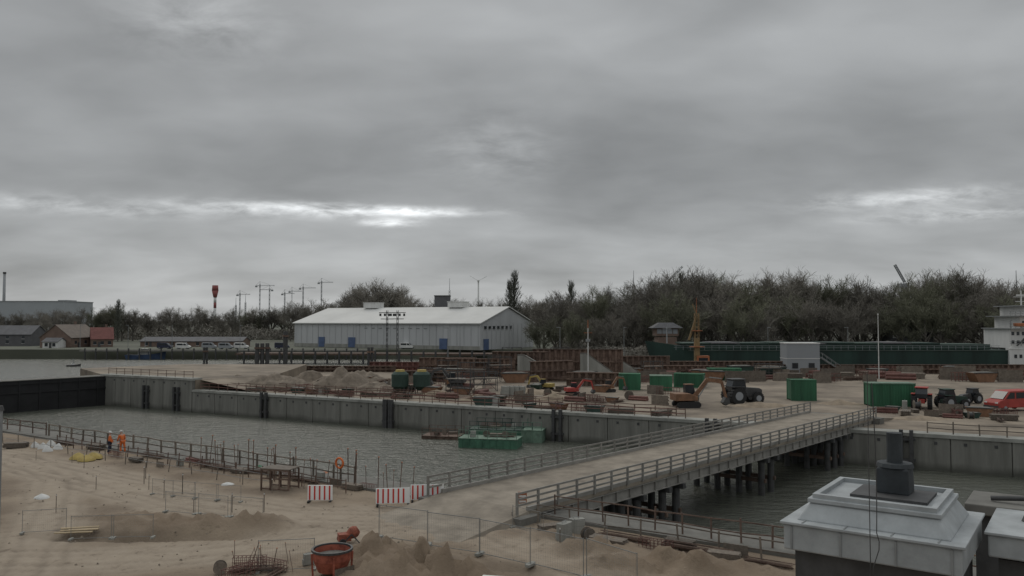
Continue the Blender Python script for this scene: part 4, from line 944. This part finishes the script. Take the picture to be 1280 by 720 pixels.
def person(u,v,rz,label,bend=0):
    x,y=G(u,v);p=T('person',label,'person',x,y,.08,rz)
    b=bend
    J=[(0,0,.95),(b*.3,0,1.2),(b*.7,0,1.42),(b*.8,0,1.52),(b*.95,0,1.62),(b,0,1.74),
       (0,.1,.9),(.08,.13,.5),(0,.14,.08),(.16,.15,.03),(0,-.1,.9),(-.06,-.13,.5),(-.14,-.14,.08),(.02,-.15,.03),
       (b*.65,.2,1.4),(b*.6+.05,.27,1.12),(b*.5+.26,.24,.95),(b*.5+.34,.23,.9),(b*.65,-.2,1.4),(b*.6,-.27,1.12),(b*.5+.2,-.25,.92),(b*.5+.28,-.24,.87)]
    E=[(0,1),(1,2),(2,3),(3,4),(4,5),(0,6),(6,7),(7,8),(8,9),(0,10),(10,11),(11,12),(12,13),(2,14),(14,15),(15,16),(16,17),(2,18),(18,19),(19,20),(20,21)]
    R=[.13,.12,.14,.055,.095,.08,.085,.06,.045,.04,.085,.06,.045,.04,.06,.045,.035,.03,.06,.045,.035,.03]
    skin('body',J,E,R,M_skin,p)
    ji=[0,1,2,14,15,16,18,19,20];mp_={k:i for i,k in enumerate(ji)}
    skin('jacket',[J[i] for i in ji],[(mp_[a],mp_[c]) for a,c in E if a in mp_ and c in mp_],[R[i]+.03 for i in ji],M_vest,p)
    ji=[0,6,7,8,10,11,12];mp2={k:i for i,k in enumerate(ji)}
    skin('trousers',[J[i] for i in ji],[(mp2[a],mp2[c]) for a,c in E if a in mp2 and c in mp2],[R[i]+.025 for i in ji],M_vest if bend else M_navy,p)
    q=MB().cyl((b,0,1.70),(b,0,1.82),.135,.08,12).cyl((b+.03,0,1.69),(b+.03,0,1.715),.16,.15,12);mkobj(q,'helmet',M_white,p,smooth=True)
person(137,568,.5,'worker in orange jacket walking beside the quay railing');person(153,567,2.5,'worker in orange jacket and white helmet leaning forward',.25)
x=px(3,12);f=T('lamp_pole','thin grey pole standing close on the site','pole',x,12,0);mkobj(MB().cyl((0,0,0),(0,0,9.65),.035,.03,10),'pole',M_steel,f);mkobj(MB().cyl((0,0,9.65),(0,0,9.72),.05,.03,10),'cap',M_dsteel,f)
hx,hy=7.0,15.2;HA=radians(-36);t=T('ventilation_hood','weathered grey sheet metal ventilation hood with dark vent on top','ventilation hood',hx,hy,0,HA)
mkobj(MB().box(0,0,7.02,2.9,2.8,.46),'base_slab',M_alu,t,bev=.03)
mkobj(MB().box(0,0,7.28,3.0,2.9,.05),'flashing',M_alu,t,bev=.01)
mkobj(MB().box(0,0,7.46,2.55,2.4,.32,tx=.84,ty=.84),'hood',M_alu,t,bev=.03)
mkobj(MB().box(0,0,7.66,2.22,2.1,.08),'hood_top',M_alu,t,bev=.015)
g=MB().box(-.98,0,7.74,.1,2.0,.08).box(.98,0,7.74,.1,2.0,.08).box(0,-.95,7.74,1.86,.1,.08).box(0,.95,7.74,1.86,.1,.08);mkobj(g,'upstand',M_alu,t)
mkobj(MB().box(.15,.1,7.725,1.3,1.1,.05),'grating',M_dsteel,t)
M_flue=mat('flue_black',(.03,.036,.04),.7,.4,2)
mkobj(MB().box(.15,.25,7.98,.58,.58,.5,tx=.94,ty=.94),'vent_block',M_flue,t,bev=.04)
mkobj(MB().cyl((.15,.25,8.23),(.15,.25,8.3),.34,.31,12).cyl((.15,.25,8.3),(.15,.25,8.86),.14,.14,16),'vent_stack',M_flue,t)
mkobj(MB().box(0,0,3.4,2.6,2.4,6.76),'housing',M_dsteel,t)
for s in(-1.3,-.45,.45,1.3):
    mkobj(MB().box(s,-1.412,7.02,.03,.03,.42),'seam',M_steel,t);mkobj(MB().box(s*.85,0,7.31,.02,2.85,.02),'seam',M_steel,t)
t=T('ventilation_hood','low flat grey sheet metal cap beside the larger hood','ventilation hood',10.35,14.85,0,HA)
mkobj(MB().box(0,0,6.9,2.6,2.2,.4),'base_slab',M_alu,t,bev=.03);mkobj(MB().box(0,0,7.13,2.7,2.3,.05),'flashing',M_alu,t,bev=.01);mkobj(MB().box(0,0,3.3,2.3,1.9,6.7),'housing',M_dsteel,t)
mkobj(MB().cyl((-.7,.2,7.16),(-.7,.2,7.3),.16,.1,14),'outlet',M_dsteel,t)
t=T('plant_roof','dark grey flat plant roof with pipe behind the hood','roof',12.4,19.3,0,HA)
mkobj(MB().box(0,0,6.5,2.6,1.8,.25),'roof_slab',M_concd,t,bev=.03);mkobj(MB().cyl((-.8,-.3,6.7),(.6,-.3,6.85),.06,.06,12),'pipe',M_dsteel,t);mkobj(MB().box(0,0,3.2,2.2,1.4,6.3),'support',M_dsteel,t)
q=MB();pr=None
for i in range(25):
    s=i/24;zz=9.95-s*3.3;xx=6.0+.05*sin(s*3);yy=13.4
    if s>.75: xx+=.05*sin((s-.75)*25)
    c=Vector((xx,yy,zz))
    if pr: q.cyl(pr,c,.008,.008,6,cap=False)
    pr=c
cb=T('lightning_rod','thin dark rod with trailing cable beside the hood','rod',0,0);mkobj(q,'cable',M_dsteel,cb);mkobj(MB().cyl((5.95,13.45,0),(5.95,13.45,10.1),.012,.006,6),'rod',M_dsteel,cb)
t=T('site_cabin','white site cabin with flat roof beside the fence','cabin',px(632,26),25.8,0,radians(-12))
mkobj(MB().box(0,0,1.2,1.8,1.9,2.4),'wall',M_greyb,t);mkobj(MB().box(0,0,2.46,2.0,2.1,.12),'roof',M_white,t,bev=.02);mkobj(MB().box(0,-.96,1.4,.8,.05,.7),'window',M_glass,t)
# ---------------------------------------------------------------- world
W=bpy.data.worlds.new('World');S.world=W;W.use_nodes=True;N=W.node_tree.nodes;L=W.node_tree.links
out=N['World Output'];bg=N['Background']
def mt(op,a,b2=None,c=None):
    q=N.new('ShaderNodeMath');q.operation=op
    for i,v in enumerate((a,b2,c)):
        if v is None: continue
        if isinstance(v,(int,float)): q.inputs[i].default_value=v
        else: L.new(v,q.inputs[i])
    return q.outputs[0]
tc=N.new('ShaderNodeTexCoord');sp=N.new('ShaderNodeSeparateXYZ');L.new(tc.outputs['Generated'],sp.inputs[0])
X,Y,Z=sp.outputs;zp=mt('MAXIMUM',Z,0.0);den=mt('ADD',zp,.24)
cx=N.new('ShaderNodeCombineXYZ');L.new(mt('DIVIDE',X,den),cx.inputs[0]);L.new(mt('DIVIDE',mt('MULTIPLY',Y,1.3),den),cx.inputs[1])
def noi(sc,det,ro,dist=0,off=0):
    mpn=N.new('ShaderNodeMapping');mpn.inputs['Location'].default_value=(off,off*.7,0);L.new(cx.outputs[0],mpn.inputs[0])
    q=N.new('ShaderNodeTexNoise');q.inputs['Scale'].default_value=sc;q.inputs['Detail'].default_value=det;q.inputs['Roughness'].default_value=ro;q.inputs['Distortion'].default_value=dist;L.new(mpn.outputs[0],q.inputs['Vector']);return q.outputs[0]
n1=noi(1.3,3,.42,.4,3.1);n2=noi(4.0,4,.5,.3,8)
rp=N.new('ShaderNodeValToRGB');L.new(zp,rp.inputs[0]);cr=rp.color_ramp
cr.elements[0].color=(.45,.45,.45,1);cr.elements[1].color=(.85,.85,.85,1)
for p,v in ((.05,.43),(.10,.375),(.145,.31),(.20,.295),(.28,.335),(.38,.375),(.6,.62)):
    e=cr.elements.new(p);e.color=(v,v,v,1)
prof_=rp.outputs[0]
var=mt('ADD',mt('MULTIPLY',mt('SUBTRACT',n1,.5),1.1),mt('MULTIPLY',mt('SUBTRACT',n2,.5),.36))
lum=mt('MULTIPLY',prof_,mt('MAXIMUM',mt('ADD',var,1.0),.6))
az=mt('DIVIDE',X,mt('MAXIMUM',Y,.05))
def gap(a0,wa_,z0,wz,amp,lo):
    da=mt('DIVIDE',mt('SUBTRACT',az,a0),wa_);dz=mt('DIVIDE',mt('SUBTRACT',Z,z0),wz)
    e=mt('POWER',2.718,mt('MULTIPLY',mt('ADD',mt('MULTIPLY',da,da),mt('MULTIPLY',dz,dz)),-1.0))
    k=mt('MULTIPLY',mt('MAXIMUM',mt('SUBTRACT',noi(7,5,.6,.3,a0*20),lo),0),amp)
    return mt('MULTIPLY',mt('MULTIPLY',e,k),mt('GREATER_THAN',Y,0))
for g_ in((-.24,.16,.133,.008,2.2,.38),(-.13,.06,.134,.005,3.0,.38),(-.155,.03,.120,.005,3.0,.36),(.5,.12,.135,.010,1.4,.38),(.55,.1,.115,.007,1.3,.38),(-.55,.25,.125,.010,.8,.38),(-.4,.10,.33,.035,.6,.38),(-.02,.08,.21,.04,.4,.36)): lum=mt('ADD',lum,gap(*g_))
tint=N.new('ShaderNodeMix');tint.data_type='RGBA';tint.blend_type='MULTIPLY';tint.inputs[0].default_value=1
cc=N.new('ShaderNodeCombineColor')
for i in range(3): L.new(lum,cc.inputs[i])
L.new(cc.outputs[0],tint.inputs[6]);tint.inputs[7].default_value=(.97,1.0,1.015,1)
L.new(tint.outputs[2],bg.inputs['Color']);bg.inputs['Strength'].default_value=1.0
sk_=N.new('ShaderNodeTexSky');sk_.sky_type='NISHITA';sk_.sun_disc=False;sk_.sun_elevation=radians(42);sk_.sun_rotation=radians(-20)
bg2=N.new('ShaderNodeBackground');bg2.inputs['Strength'].default_value=.06;L.new(sk_.outputs[0],bg2.inputs['Color'])
mx=N.new('ShaderNodeMixShader');mx.inputs[0].default_value=.04;L.new(bg.outputs[0],mx.inputs[1]);L.new(bg2.outputs[0],mx.inputs[2]);L.new(mx.outputs[0],out.inputs[0])
sl=bpy.data.lights.new('sun','SUN');sl.energy=.6;sl.angle=radians(28);sl.color=(1,.94,.85);so_=bpy.data.objects.new('sun',sl);COL.objects.link(so_)
dirv=Vector((sin(radians(-20))*cos(radians(42)),cos(radians(-20))*cos(radians(42)),sin(radians(42))));so_.rotation_euler=dirv.to_track_quat('Z','Y').to_euler()
cam=bpy.data.cameras.new('camera');cam.lens=28.125;cam.sensor_width=36;cam.clip_end=12000;co=bpy.data.objects.new('camera',cam);COL.objects.link(co)
co.location=(0,0,CH);co.rotation_euler=(radians(90)+A_,0,0);S.camera=co
S.view_settings.view_transform='Standard';S.view_settings.look='None';S.view_settings.exposure=0
